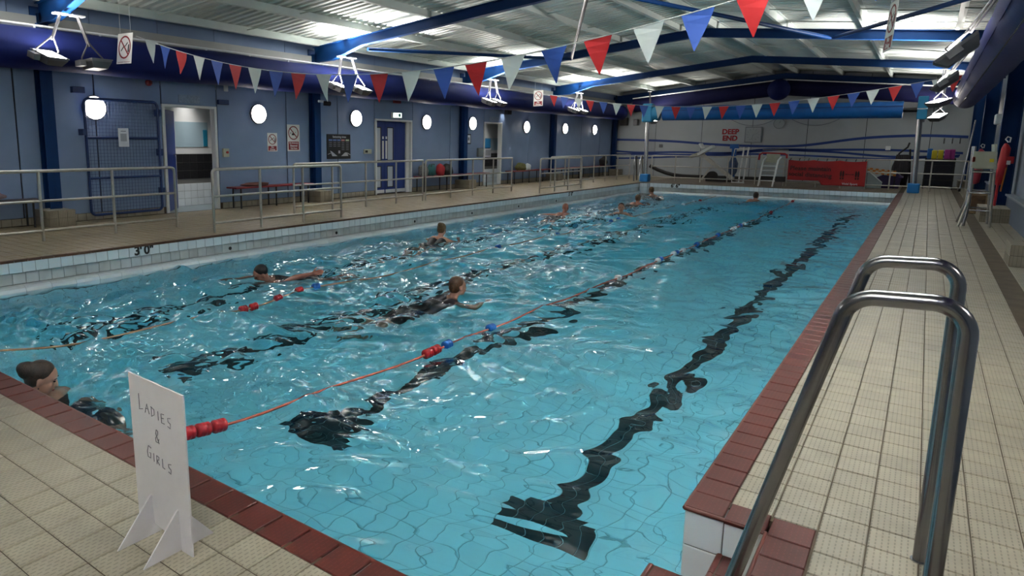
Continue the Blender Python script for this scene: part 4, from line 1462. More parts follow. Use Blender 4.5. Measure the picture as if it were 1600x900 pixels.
# ---- benches
def bench(label, y0, y1, m, n, group=None):
    o = empty('wall_bench', label, 'bench', (-11.86, (y0 + y1) / 2, 0), 0, 'benches along the blue wall')
    h = (y1 - y0) / 2
    for k in range(2):
        MB().bbox(-.17 + k * .175, -.005 + k * .175, -h, h, .43, .465, .006).build('slat', m, o)
    for t in np.linspace(-h + .15, h - .15, n):
        for x in (-.14, .13):
            MB().box(x - .012, x + .012, t - .012, t + .012, 0, .43).build('leg', M_black, o)
    return o


bench('dark brown bench with a towel by the first column', 2.6, 5.02, M_bench_d, 3)
bench('red bench below the two prohibition signs', 8.90, 11.15, M_bench, 3)
bench('bench holding bags past the blue double doors', 15.45, 19.2, M_bench, 4)
bench('long red bench from the second doorway to the far corner', 20.8, 29.9, M_bench, 9)


# ---- bags and cloths
def lump(name, label, cat, c, r, m, squash=(1, 1, 1), seed=1, group=None):
    rg = random.Random(seed)
    bm = bmesh.new()
    bmesh.ops.create_icosphere(bm, subdivisions=3, radius=1)
    ph = [rg.random() * 6 for _ in range(6)]
    for v in bm.verts:
        p = v.co.copy()
        k = 1 + .10 * math.sin(4 * p.x + ph[0]) * math.cos(3 * p.y + ph[1]) + .08 * math.sin(6 * p.z + ph[2] + 2 * p.y)
        v.co = Vector((p.x * r * squash[0] * k, p.y * r * squash[1] * k, max(p.z, -.72) * r * squash[2] * k + r * squash[2] * .70))
    me = bpy.data.meshes.new(name)
    bm.to_mesh(me)
    bm.free()
    me.polygons.foreach_set('use_smooth', [True] * len(me.polygons))
    me.materials.append(m)
    o = bpy.data.objects.new(name, me)
    o.location = c
    link(o)
    return tag(o, label, cat, group)


def bag(name, label, c, m, r=.2, seed=2, strap=M_black, sq=(.7, 1, 1.2)):
    o = lump(name, label, 'bag', c, r, m, sq, seed)
    z = r * sq[2] * 1.6
    MB(True).tube([(r * .3, -r * .5, z * .75), (r * .35, -r * .35, z * 1.05), (r * .35, r * .35, z * 1.05), (r * .3, r * .5, z * .75)], .014, 8).build('strap', strap, o)
    MB().bbox(r * .42, r * .66, -r * .55, r * .55, r * .25, r * .95, .02).build('front_pocket', m, o)
    return o


bag('rucksack', 'grey patterned bag standing on the bench past the double doors', (-11.80, 15.64, .465), M_patt, .18, 2)
bag('rucksack', 'teal bag beside the grey patterned bag on the bench', (-11.82, 16.06, .465), M_tealc, .17, 3)
bag('holdall', 'black bag half covered by the red jacket on the bench', (-11.82, 16.86, .465), mat('black_cloth', (.015, .015, .017, 1), .8), .21, 4, sq=(.8, 1.1, .9))
lump('jacket', 'red jacket heaped on the bench against the black bag', 'jacket', (-11.78, 16.46, .465), .17, M_redc, (.8, .9, 1.25), 5)
tw_ = lump('towel', 'yellow-green towel heaped on the long red bench', 'towel', (-11.82, 21.52, .465), .26, M_green, (.6, 1.2, .62), 6)
lump('striped_towel', 'pale cloth heaped beside the yellow-green towel', 'towel', (-11.80, 22.05, .465), .16, M_paper, (.6, .9, .9), 7)
lump('holdall', 'dark bag at the corner end of the long red bench', 'bag', (-11.82, 29.3, .465), .24, mat('black_cloth', (.015, .015, .017, 1), .8), (.7, 1.1, 1), 8)
lump('towel', 'mauve towel heaped on the dark brown bench', 'towel', (-11.82, 4.05, .465), .30, M_towel, (.55, 1.5, .38), 9)
lump('towel', 'brown towel lying at the end of the red bench', 'towel', (-11.84, 9.55, .465), .22, mat('brown_towel', (.12, .05, .04, 1), .9), (.6, 1.7, .22), 10)

# ---- buntings
def bunting(label, y, pts, flag_x, colours, w, h):
    """cord across the hall with triangular flags"""
    o = empty('bunting', label, 'bunting', (-5, y, 2.6))
    off = Vector((5, -y, -2.6))
    xs_ = np.array([p[0] for p in pts])
    zs2 = np.array([p[1] for p in pts])
    cf = np.polyfit(xs_, zs2, 4)

    def cz(x):
        return float(np.polyval(cf, x))
    xx = np.linspace(xs_.min() - .3, xs_.max(), 60)
    MB(True).tube([Vector((x, y, cz(x))) + off for x in xx], .006, 6).build('cord', M_cord, o)
    for k, (x, c) in enumerate(zip(flag_x, colours)):
        m = {'r': M_flag_r, 'b': M_flag_b, 'w': M_flag_w}[c]
        rg = random.Random(k + int(y))
        sway, curl = rg.uniform(-.05, .05), rg.uniform(-.03, .03)
        N = 5
        vs, fs = [], []
        for i in range(N + 1):
            f = i / N
            hw = w / 2 * (1 - f) + .004
            for s in (-1, 1):
                xs1 = x + s * hw + sway * .5 * f
                zz = (cz(x + s * w / 2) if i == 0 else cz(x) * 1.0 - h * f + (cz(x + s * w / 2) - cz(x)) * (1 - f))
                for d in (-.0015, .0015):
                    vs.append(Vector((xs1, y + d + sway * f * f + curl * math.sin(3 * f) * (s * (1 - f) + .3), zz)) + off)
        for i in range(N):
            a, b = 4 * i, 4 * i + 4
            fs += [(a, a + 2, b + 2, b), (a + 1, b + 1, b + 3, a + 3), (a, b, b + 1, a + 1), (a + 2, a + 3, b + 3, b + 2)]
        fs += [(0, 1, 3, 2), (4 * N, 4 * N + 2, 4 * N + 3, 4 * N + 1)]
        MB().add(vs, fs).build('flag', m, o)
    return o


P1 = [(-10.99, 3.15), (-10.86, 3.11), (-10.42, 3.0), (-9.97, 2.89), (-9.49, 2.78), (-9.03, 2.66), (-8.58, 2.58), (-8.13, 2.5), (-7.66, 2.44), (-7.19, 2.39), (-6.69, 2.35), (-6.22, 2.32),
      (-5.7, 2.31), (-5.18, 2.31), (-4.69, 2.33), (-4.24, 2.35), (-3.76, 2.39), (-3.27, 2.43), (-2.79, 2.49), (-2.28, 2.59), (-1.83, 2.67), (-1.33, 2.76), (-0.4, 2.96), (0.42, 3.15)]
FX1 = [-10.86, -10.42, -9.97, -9.49, -9.03, -8.58, -8.13, -7.66, -7.19, -6.69, -6.22, -5.7, -5.18, -4.69, -4.24, -3.76, -3.27, -2.79, -2.28, -1.83, -1.36, -0.9, -0.44]
bunting('red white and blue bunting nearest, sagging across the pool from the small hanging diving sign', 6.6, P1, FX1, 'wbrwbrwb' + 'rwbrwbrwbrwbrwb', .29, .36)
P2 = [(-10.1, 3.01), (-9.71, 2.94), (-9.22, 2.88), (-8.82, 2.81), (-8.37, 2.75), (-7.93, 2.69), (-7.48, 2.65), (-7.08, 2.61), (-6.6, 2.57), (-6.12, 2.55), (-5.69, 2.54), (-5.24, 2.53), (-4.79, 2.53),
      (-4.35, 2.54), (-3.93, 2.56), (-3.49, 2.59), (-3.03, 2.63), (-2.58, 2.67), (-2.13, 2.73), (-1.69, 2.78), (-1.29, 2.84), (-0.83, 2.91), (-0.39, 2.99), (0.44, 3.12)]
FX2 = [p[0] for p in P2[:-1]] + [0.02, 0.31]
bunting('far red white and blue bunting, crossing before the blue cover roller', 20.5, P2, FX2, 'rbwrbwrbwrbwrbwrbwrbwrbwr'[:len(FX2)], .27, .36)

# ---- lane ropes with floats
_fl = {}


def float_mesh(c):
    if c not in _fl:
        mb = MB(True)
        mb.tube([(-.05, 0, 0), (-.046, 0, 0), (-.038, 0, 0), (-.018, 0, 0), (-.014, 0, 0), (-.010, 0, 0), (.010, 0, 0), (.014, 0, 0), (.018, 0, 0), (.038, 0, 0), (.046, 0, 0), (.05, 0, 0)], 1, 18, True, False,
                [.022, .036, .044, .044, .039, .044, .044, .039, .044, .044, .036, .022])
        me = mb.mesh('rope_float')
        me.materials.append({'r': M_red_p, 'b': M_blue_p, 'w': M_white_p}[c])
        _fl[c] = me
    return _fl[c]


def lane_rope(label, path, floats, m):
    o = empty('lane_rope', label, 'lane rope', (path[0][0], 12, WATER))
    off = -Vector(o.location)
    ys2 = np.array([p[1] for p in path])
    xs2 = np.array([p[0] for p in path])
    Y_ = np.concatenate([np.arange(PY0 + 0.01, PY1, 0.12), [PY1 - 0.02]])

    def pos(y):
        z = WATER + .035
        w = np.interp(y, [PY0, 2.1, 2.6, 24.8, PY1], [0, 0, 1, 1, 0])
        zw = water_z(float(np.interp(y, ys2, xs2)), y) + .010
        z = w * zw + (1 - w) * (-.33 if y < 3 else -.36)
        return Vector((float(np.interp(y, ys2, xs2)), y, z))
    pts = [pos(y) for y in Y_]
    # ropes are taut: smooth the height
    Z_ = np.array([p.z for p in pts])
    for _ in range(10):
        Z_[1:-1] = (Z_[:-2] + Z_[1:-1] + Z_[2:]) / 3
    for p, z in zip(pts, Z_):
        p.z = z
    MB(True).tube([p + off for p in pts], .010, 8).build('rope', m, o)
    for y, c in floats:
        i = int(np.argmin(np.abs(Y_ - y)))
        p = Vector((float(np.interp(y, ys2, xs2)), y, float(np.interp(y, Y_, Z_)) + .006))
        q = Vector((float(np.interp(y + .1, ys2, xs2)), y + .1, float(np.interp(y + .1, Y_, Z_)) + .006))
        f = bpy.data.objects.new('rope_float', float_mesh(c))
        f.rotation_euler = (q - p).to_track_quat('X', 'Z').to_euler()
        f.location = p + off
        link(f, o)
    return o


lane_rope('orange lane rope between the two right-hand lanes, starting beside the handwritten board',
          [(-3.52, 1.6), (-3.52, 2.27), (-3.50, 2.47), (-3.42, 4.62), (-3.36, 5.61), (-3.33, 9.0), (-3.32, 12.4), (-3.33, 16.75), (-3.45, 25.5)],
          [(2.24, 'r'), (2.35, 'r'), (2.46, 'r'), (4.62, 'r'), (4.73, 'r'), (4.90, 'b'), (5.61, 'b'), (9.0, 'w'), (10.72, 'w'), (10.86, 'b'), (11.55, 'w'), (11.72, 'b'), (12.1, 'w'), (13.0, 'b'),
           (14.6, 'b'), (15.9, 'w'), (16.1, 'w'), (16.7, 'b'), (17.1, 'w'), (20.8, 'r'), (24.9, 'r')], M_rope)
lane_rope('tan lane rope between the two left-hand lanes, running past the swimmers',
          [(-6.36, 1.6), (-6.30, 2.26), (-6.04, 4.13), (-6.02, 4.62), (-6.0, 5.11), (-6.03, 5.5), (-6.0, 7.79), (-6.0, 12.58), (-6.03, 15.9), (-5.97, 25.5)],
          [(4.62, 'r'), (4.76, 'r'), (5.11, 'r'), (5.47, 'r'), (5.75, 'b'), (10.2, 'b'), (12.4, 'w'), (12.6, 'b'), (13.3, 'w'), (15.6, 'b'), (15.8, 'w'), (16.1, 'b'), (16.3, 'w'), (19.6, 'w'), (21.5, 'w'), (22.6, 'w'), (23.4, 'r')], M_rope_t)

# ---- handwritten board on the near deck
bd = empty('notice_board', 'white foam board with handwritten lettering standing on slotted feet by the pool edge', 'sign', (-2.08, 1.225, 0))
BT = .006
MB().prism([(-.185, .03), (-.10, .035), (-.095, .10), (-.082, .10), (-.078, .045), (.0, .035), (.025, .03), (.07, .028), (.075, .1), (.088, .1), (.09, .0), (.155, 0.0), (.145, .595), (-.20, .605)], 'y', -BT / 2, BT / 2).build('board', M_board, bd)
for x in (-.0885, .0815):
    MB().prism([(-.145, 0.0), (.135, 0.0), (.01, .155), (-.01, .155)], 'x', x - BT / 2, x + BT / 2).build('foot', M_board, bd)
STR = {'L': [[(0, 1), (.05, .15), (.0, 0), (.6, .1)]], 'A': [[(0, 0), (.35, .75), (.7, 0)], [(.1, .35), (.55, .38)]], 'D': [[(.1, .75), (.12, 0)], [(.0, .75), (.55, .6), (.55, .2), (.1, 0)]],
       'I': [[(.2, .7), (.22, 0)]], 'E': [[(.55, .72), (.1, .7), (.12, 0), (.6, 0)], [(.1, .38), (.5, .4)]], 'S': [[(.6, .72), (.15, .65), (.2, .4), (.55, .28), (.5, -.08), (.1, .02)]],
       'G': [[(.75, .75), (.3, .85), (.05, .45), (.15, .08), (.6, .05), (.65, .4), (.4, .38)]], 'R': [[(.1, 0), (.1, .72)], [(.1, .72), (.5, .65), (.45, .4), (.1, .36), (.55, 0)]],
       '&': [[(.6, 0), (.2, .6), (.3, .85), (.5, .75), (.45, .55), (.15, .3), (.2, .05), (.45, .05), (.6, .3)]], 'l': [[(.1, .75), (.12, .05), (.5, 0)]]}


def handwriting(word, x, z, h, adv, drop):
    mb = MB(True)
    for ch in word:
        hh = h * (1.25 if ch in 'LG' else 1.0)
        for st_ in STR[ch]:
            mb.tube([(x + p[0] * h * .8, -BT / 2 - .0006, z + p[1] * hh) for p in st_], .0014, 5)
        x += adv * (.62 if ch == 'I' else 1)
        z += drop
    mb.build('handwriting', M_pen, bd)


handwriting('LADIES', -.135, .478, .048, .038, -.004)
handwriting('&', -.045, .375, .060, .05, 0)
handwriting('GIRlS', -.100, .300, .046, .036, -.004)


# ---- entry handrails
def handrail(label, y, xf, zf, xt=-.128, xr=.122, zt_=1.053, base_r=0.0):
    o = empty('handrail', label, 'handrail', (xr, y, 0), 0, 'polished handrails of the entry steps')
    off = -Vector(o.location)

    def fillet(p0, p1, p2, r, n=8):
        a, b = (p0 - p1).normalized(), (p2 - p1).normalized()
        ang = a.angle(b)
        d = r / math.tan(ang / 2)
        c = p1 + (a + b).normalized() * (r / math.sin(ang / 2))
        s_, e_ = p1 + a * d, p1 + b * d
        v0, v1 = s_ - c, e_ - c
        tot = v0.angle(v1)
        ax = v0.cross(v1).normalized()
        return [c + Matrix.Rotation(tot * i / n, 3, ax) @ v0 for i in range(n + 1)]
    A, B, C_, D_ = Vector((xf, y, zf)), Vector((xt, y, zt_)), Vector((xr + .003, y, zt_ + .012)), Vector((xr, y, 0))
    pts = [A] + fillet(A, B, C_, .075) + fillet(B, C_, D_, .075) + [D_]
    MB(True).tube([p + off for p in pts], .0215, 18).build('tube', M_chrome, o)
    for p in ((xr, y, 0), ):
        MB(True).tube([Vector(p) + off, Vector(p) + off + Vector((0, 0, .004))], .028, 18).build('collar', M_steel, o)
    return o


handrail('bent steel handrail on the far side of the steps, foot in the red tiles', 2.775, -.390, 0.0)
handrail('bent polished steel handrail on the near side of the entry steps, overlapping the other', 2.075, -.418, -.150)


# ---- pool cover roller
ro = empty('cover_roller', 'rolled blue pool cover held high between two stainless posts', 'cover roller', (-4.4, 26.0, 0))
off = Vector((4.4, -26.0, 0))
MB(True).tube([Vector((-8.20, 26.0, 2.60)) + off, Vector((-.78, 26.0, 2.585)) + off], .262, 32).build('roll', M_roller, ro)
MB(True).tube([Vector((-.78, 26.0, 2.57)) + off, Vector((-.40, 26.0, 2.57)) + off], .07, 16).tube([Vector((-8.4, 26.0, 2.6)) + off, Vector((-8.2, 26.0, 2.6)) + off], .07, 16).build('axle', M_black, ro)
lapz = MB()
lapz.bar(Vector((-8.2, 25.735, 2.70)) + off, Vector((-.78, 25.735, 2.68)) + off, .012, .03)
lapz.build('cover_edge', mat('dark_blue_hem', (.004, .05, .22, 1), .5), ro)
for xb_, xt_, nm in ((-8.76, -8.80, 'l'), (-.27, -.33, 'r')):
    MB(True).tube([Vector((xb_, 26.0, 0)) + off, Vector((xt_, 26.0, 2.45)) + off], .075, 20).build('post', M_steel, ro)
    MB().bbox(xb_ - .16 + off.x, xb_ + .16 + off.x, -.16, .16, 0, .30, .03).build('base_pad', M_cyanpad, ro)
    if nm == 'l':
        MB().bbox(-9.0 + off.x, -8.58 + off.x, -.17, .17, 2.28, 2.98, .07).build('gear_housing', M_teal, ro)
        MB(True).tube([Vector((-8.58, 26, 2.6)) + off, Vector((-8.36, 26, 2.6)) + off], .26, 20).build('end_disc', M_teal, ro)
    else:
        MB().bbox(-.42 + off.x, -.16 + off.x, -.14, .14, 2.28, 2.98, .02).build('bearing_housing', M_teal, ro)
        MB().box(-.425 + off.x, -.155 + off.x, -.145, .145, 2.58, 2.61).build('seam', M_steel, ro)
        MB().box(-.40 + off.x, -.2 + off.x, .14, .20, 2.20, 2.5).build('back_plate', M_steel, ro)

# ---- things on and against the far wall
ck = empty('pace_clock', 'square white pace clock beside the red lettering on the far wall', 'clock', (-6.02, WF - .01, 1.88))
MB().bbox(-.33, .33, -.06, 0, -.33, .33, .02).build('case', mat('clock_case', (.22, .24, .26, 1), .3), ck)
MB().box(-.29, .29, -.064, -.05, -.29, .29).build('face', mat('clock_face', (.40, .43, .45, 1), .08), ck)
for k in range(12):
    a = k * PI / 6
    MB().bar((.20 * math.sin(a), -.066, .20 * math.cos(a)), (.26 * math.sin(a), -.066, .26 * math.cos(a)), .004, .022, (0, 1, 0)).build('mark', M_black, ck)
MB().bar((0, -.068, 0), (.19, -.068, .06), .004, .016, (0, 1, 0)).bar((0, -.068, 0), (-.05, -.068, -.21), .004, .016, (0, 1, 0)).build('hand', M_black, ck)
rc = empty('wall_clock', 'small round clock high on the far wall under the blue roll', 'clock', (-5.07, WF - .005, 2.34))
MB(True).tube([(0, 0, 0), (0, -.05, 0)], .22, 28).build('case', mat('clock_case', (.22, .24, .26, 1), .3), rc)
MB(True).tube([(0, -.05, 0), (0, -.054, 0)], .19, 28).build('face', mat('clock_face', (.40, .43, .45, 1), .08), rc)
MB().bar((0, -.057, 0), (.05, -.057, .12), .004, .014, (0, 1, 0)).bar((0, -.057, 0), (.04, -.057, .07), .004, .018, (0, 1, 0)).build('hand', M_black, rc)
for x0, x1, zt2, zl, lb in ((-6.95, -5.22, 2.53, 2.26, 'thin cable drooping to the top of the square clock'), (-4.62, -2.95, 2.50, 2.25, 'thin cable drooping right of the round clock')):
    c_ = MB(True).tube([(x0 + (x1 - x0) * f, WF - .015, zl + (zt2 - zl) * (2 * f - 1) ** 2) for f in np.linspace(0, 1, 24)], .012, 6).build('cable', M_ink)
    tag(c_, lb, 'cable')
for x, lb in ((-9.86, 'small grey box on the pale far wall left of the hoist'), (-1.26, 'small pale box on the far wall above the chequered barrier')):
    tag(MB().bbox(x - .08, x + .08, WF - .07, WF, 1.30, 1.45, .01).build('socket_box', mat('mid_grey', (.14, .14, .15, 1), .5) if x < -5 else M_white_p), lb, 'box')
for i, (x, lb) in enumerate(((.41, 'coat hook on the far wall above the yellow floats'), (.65, 'middle coat hook of the three on the far wall'), (.87, 'coat hook on the far wall closest to the corner'))):
    h_ = MB(True).tube([(x, WF, 1.70), (x, WF - .08, 1.70), (x, WF - .09, 1.76)], .018, 8).tube([(x, WF - .02, 1.72), (x, WF - .02, 1.58), (x, WF - .07, 1.57), (x, WF - .08, 1.62)], .018, 8).build('coat_hook', M_lampgrey)
    tag(h_, lb, 'hook', 'coat hooks on the far wall')
for i, (x, lb) in enumerate(((-11.62, 'dark loudspeaker in the far corner below the blue duct'), (-11.05, 'smaller grey box beside the dark loudspeaker in the far corner'))):
    s_ = MB().bbox(x - .16 + i * .06, x + .16 - i * .06, WF - .22, WF, 2.30, 2.66 - i * .08, .02).build('loudspeaker' if i == 0 else 'wall_box', M_black if i == 0 else M_lampgrey)
    tag(s_, lb, 'speaker' if i == 0 else 'box')
    if i == 0:
        MB(True).tube([(x, WF - .22, 2.45), (x, WF - .235, 2.45)], .10, 16).build('cone', M_dkrub, s_)

hs = MB(True).tube([(-9.9, 29.9, .50), (-9.55, 29.95, .33), (-9.2, 30.0, .20), (-8.85, 30.0, .12), (-8.5, 30.0, .085), (-7.9, 30.0, .08), (-7.0, 30.0, .08), (-6.1, 30.0, .08), (-5.4, 30.05, .08)], .08, 12).build('vacuum_hose', M_dkrub)
tag(hs, 'thick black hose sagging along the far wall behind the hoist', 'hose')

ho = empty('pool_hoist', 'white seat of a pool hoist on a slanted grey arm', 'pool hoist', (-6.7, 28.3, 0))
off = Vector((6.7, -28.3, 0))
MB().obox(Vector((-7.12, 28.2, 1.22)) + off, (.85, 0, .52), (0, 1, 0), (-.52, 0, .85), .32, .22, .05).build('seat', M_white_p, ho)
MB().obox(Vector((-7.30, 28.2, 1.40)) + off, (.52, 0, -.85), (0, 1, 0), (.85, 0, .52), .10, .22, .03).build('seat_back', M_white_p, ho)
MB().obox(Vector((-7.55, 28.2, 1.02)) + off, (.9, 0, .4), (0, 1, 0), (-.4, 0, .9), .18, .18, .05).build('foot_rest', M_cardb, ho)
MB().bar(Vector((-7.35, 28.3, 1.10)) + off, Vector((-6.05, 28.3, .10)) + off, .12, .14).build('arm', M_galv, ho)
MB(True).tube([Vector((-6.85, 28.2, .20)) + off, Vector((-6.85, 28.4, .20)) + off], .20, 20).build('wheel', M_dkrub, ho)
MB().bbox(-7.05 + off.x, -6.0 + off.x, -.2, .2, 0, .12, .02).build('base', M_dkrub, ho)
MB().bar(Vector((-7.25, 28.3, .05)) + off, Vector((-6.90, 28.3, .62)) + off, .06, .06).build('strut', M_galv, ho)

ms = empty('blue_mast', 'blue upright holding a bundle of blue netting by the far railing', 'stand', (-6.24, 28.95, 0))
MB().box(-.08, .08, -.06, .06, 0, 1.45).build('post', M_blue_p, ms)
MB().box(-.16, .16, -.07, .07, 1.30, 1.48).build('cap', M_blue_p, ms)
for k in range(5):
    a = k * 1.26
    MB(True).tube([(.04 * math.cos(a), .05 * math.sin(a), 1.0), (.14 * math.cos(a), .10 * math.sin(a) - .03, .7), (.12 * math.cos(a + .4), .1 * math.sin(a) - .03, .38), (.05 * math.cos(a), .06 * math.sin(a), .22)], 1, 8, True, False,
                 [.02, .055, .05, .02]).build('net_fold', mat('pale_blue_net', (.09, .14, .26, 1), .6), ms)

wl_ = empty('white_ladder', 'tall white tubular ladder frame standing behind the far railing', 'ladder', (-5.75, 27.7, 0))
for x in (-.08, .08):
    MB(True).tube([(x + .10, 0, 0), (x + .20, 0, 1.37)], .028, 10).build('rail', M_white_p, wl_)
MB(True).tube([(-.24, 0, .02), (.22, 0, .02)], .03, 10).build('foot_bar', M_white_p, wl_)
MB(True).tube([(-.22, 0, 0), (-.26, 0, .9), (-.2, 0, 1.3), (.25, 0, 1.3)], .016, 8).build('thin_frame', M_white_p, wl_)

gc = empty('poolside_chair', 'tall white ladder chair with a red top rail beside the banner', 'chair', (-4.41, 26.5, 0))
for x0_, x1_ in ((-.36, -.30), (.10, .17)):
    MB(True).tube([(x0_, -.28, 0), (x0_ + .10, -.22, .92), (x0_ + .16, -.05, 1.03)], .028, 10).build('front_leg', M_white_p, gc)
for x in (-.42, .42):
    MB(True).tube([(x, .40, 0), (x, .34, 1.16)], .024, 10).build('back_leg', M_galv, gc)
MB(True).tube([(-.45, -.02, .92), (-.44, .0, 1.12), (-.36, .04, 1.17), (.36, .04, 1.15), (.43, 0, 1.11), (.44, -.02, 1.0)], .032, 10).build('top_rail', M_red_p, gc)
MB().obox((0, .0, 1.0), (1, 0, 0), (0, .97, -.22), (0, .22, .97), .22, .02, .17).build('seat_back', M_cardb, gc)
MB().bbox(-.26, .2, -.2, .05, .84, .88, .01).build('seat', M_cardb, gc)
for z in (.20, .38, .56, .72):
    MB(True).tube([(-.30, -.25 + z * .06, z), (.16, -.25 + z * .06, z)], .018, 8).build('rung', M_white_p, gc)
MB().box(-.4, .4, .1, .38, .16, .34).build('base_box', M_dkrub, gc)
for z in (.45, .62, .78, .95, 1.28):
    MB(True).tube([(-.42, .36, z), (.42, .36, z)], .014, 8).build('cross_rail', M_galv, gc)

# banner tied to the railing
def banner():
    x0, x1, zt2, zb = -3.97, -1.62, .945, .09
    nx2, nz2 = 48, 20
    V, Q = [], []
    for d in (0, .006):
        for j in range(nz2 + 1):
            for i in range(nx2 + 1):
                u, v = i / nx2, j / nz2
                top = zt2 - .035 * abs(math.sin(u * 3 * PI)) * (1 - v) * (1 if u > .02 else 0)
                bot = zb + (.14 if u < .44 else .0) * min(1, max(0, (.46 - u) * 30))
                z = top + (bot - top) * v
                y = 26.93 + .025 * math.sin(u * 9 + v * 3) + .02 * math.sin(u * 21 - v * 5) * (1 - u) - .03 * math.exp(-((u - .12 - v * .12) / .03) ** 2)
                V.append((x0 + (x1 - x0) * u, y + d, z))
    W2 = nx2 + 1
    off2 = W2 * (nz2 + 1)
    for j in range(nz2):
        for i in range(nx2):
            a = j * W2 + i
            Q += [(a, a + W2, a + W2 + 1, a + 1), (off2 + a, off2 + a + 1, off2 + a + W2 + 1, off2 + a + W2)]
    for i in range(nx2):
        Q += [(i, i + 1, off2 + i + 1, off2 + i), (nz2 * W2 + i, off2 + nz2 * W2 + i, off2 + nz2 * W2 + i + 1, nz2 * W2 + i + 1)]
    me = mesh_np('banner', V, Q, smooth=True)
    me.materials.append(M_banner)
    o = bpy.data.objects.new('banner', me)
    link(o)
    tag(o, 'red banner with black lettering tied to the far railing', 'banner')
    blk_ = mat('banner_black', (.035, .006, .006, 1), .6)
    yb = 26.862
    text('Please maintain', .205, blk_, o, (-3.26, yb, .645), (1, 0, -.012), (0, 0, 1), bold=.004)
    text('social distancing', .205, blk_, o, (-3.26, yb, .43), (1, 0, -.03), (0, 0, 1), bold=.004)
    for sx in (-2.30, -1.86):
        for dx in (-.035, .035):
            MB(True).ellipsoid((sx + dx, yb, .50), .028, .004, .11).build('footprint', blk_, o)
            MB(True).ellipsoid((sx + dx, yb, .345), .024, .004, .035).build('footprint', blk_, o)
    MB().box(-2.18, -1.98, yb, yb + .006, .478, .492).prism([(-2.21, .485), (-2.17, .51), (-2.17, .46)], 'y', yb, yb + .006).prism([(-1.95, .485), (-1.99, .51), (-1.99, .46)], 'y', yb, yb + .006).build('arrow', blk_, o)
    text('Vivid Sport', .10, M_paper, o, (-2.05, yb, .16), (1, 0, 0), (0, 0, 1), bold=.002)
    for k in range(9):
        x = x0 + .05 + k * (x1 - x0 - .1) / 8
        MB(True).tube([(x, 26.93, .92), (x + .02, 26.965, 1.0), (x, 27.03, 1.0), (x, 26.96, .92)], .012, 6).build('tie', M_black, o)


banner()

# stored gear by the corner
tr = empty('float_trolley', 'dark mesh trolley loaded with coloured foam floats in the far corner', 'trolley', (.35, 29.55, 0))
MB().box(-.40, .40, -.35, .35, .08, .12).build('base', M_black, tr)
for x in (-.40, .40):
    for y in (-.35, .35):
        MB().box(x - .02, x + .02, y - .02, y + .02, .0, 1.06).build('post', M_black, tr)
MB().box(-.42, .42, -.36, -.34, .12, 1.0).box(-.42, .42, .34, .36, .12, 1.0).box(-.42, -.40, -.35, .35, .12, 1.0).box(.40, .42, -.35, .35, .12, 1.0).build('side_panel', mat('dark_navy_mesh', (.008, .009, .02, 1), .7, noise=.4, nscale=30), tr)
for z in (.3, .55, .8, 1.02):
    MB().box(-.43, .43, -.375, -.36, z - .012, z + .012).build('rail', M_black, tr)
for k, (x, m, lb, h_, dy) in enumerate(((-.32, M_blue_p, 'blue foam float standing first in the float trolley', 1.38, 0), (-.19, M_yellow, 'yellow foam float in the trolley, next to the blue one', 1.32, -.2),
                                       (-.02, M_yellow, 'yellow foam float in the trolley, next to the magenta one', 1.33, -.2), (.16, M_pink, 'magenta foam float in the middle of the trolley', 1.35, -.2),
                                       (.30, M_pink, 'last magenta foam float at the wall end of the trolley', 1.36, -.1))):
    f = MB().bbox(.35 + x - .07, .35 + x + .085, 29.55 + dy - .05, 29.55 + dy + .02, .125, h_, .02).build('foam_float', m)
    tag(f, lb, 'float', 'foam floats in the trolley')
pt = MB().prism([(-1.72, .0), (-.72, .0), (-.66, .42), (-.80, .55), (-1.1, .52), (-1.62, .22)], 'y', 28.2, 28.75).build('storage_tub', M_plum)
tag(pt, 'low plum-coloured tub behind the far railing', 'tub')
MB().bbox(-.74, -.62, 28.18, 28.77, .36, .42, .01).build('rim', M_plum, pt)
wc = MB().prism([(-1.66, .56), (-1.60, .60), (-1.18, .22), (-1.2, .02), (-1.66, .02)], 'y', 27.5, 27.9).build('folded_sheet', mat('pale_sheet', (.30, .36, .38, 1), .6))
tag(wc, 'pale folded sheet leaning right of the red banner', 'sheet')
MB().bbox(-1.67, -1.60, 27.48, 27.92, .02, .6, .01).build('hem', M_ink, wc)
cb_ = empty('chequered_barrier', 'orange and white chequered barrier board propped behind the railing', 'barrier', (-1.25, 28.05, .62))
for i in range(10):
    for j in range(3):
        MB().box(-.42 + i * .085, -.42 + (i + 1) * .085, -.01, .01, -.10 + j * .062 - i * .010, -.10 + (j + 1) * .062 - i * .010).build('square', M_orange if (i + j) % 2 else mat('cream_tape', (.55, .45, .30, 1), .6), cb_)
for x in (-.40, .40):
    MB(True).tube([(x, .03, -.62), (x, .03, .06)], .015, 8).build('leg', M_black, cb_)
nt2 = empty('net_rack', 'tangle of dark lane netting hung on a bent frame near the corner', 'rack', (-.73, 29.2, 0))
MB(True).tube([(-.30, 0, 0), (-.24, 0, .75), (-.10, 0, 1.2), (.12, 0, 1.42), (.16, 0, 1.58)], .03, 10).build('frame', M_black, nt2)
MB(True).tube([(.3, 0, 0), (.2, 0, 1.35)], .03, 10).build('frame', M_black, nt2)
for k in range(7):
    a = k * .9
    MB(True).tube([(-.15 + k * .05, -.04 * math.sin(a), 1.15), (-.18 + k * .06, -.12, .8), (-.16 + k * .055, -.14 + .05 * math.cos(a), .4), (-.12 + k * .05, -.05, .08)], 1, 8, True, False, [.03, .06, .07, .03]).build('net_fold', M_suit2, nt2)

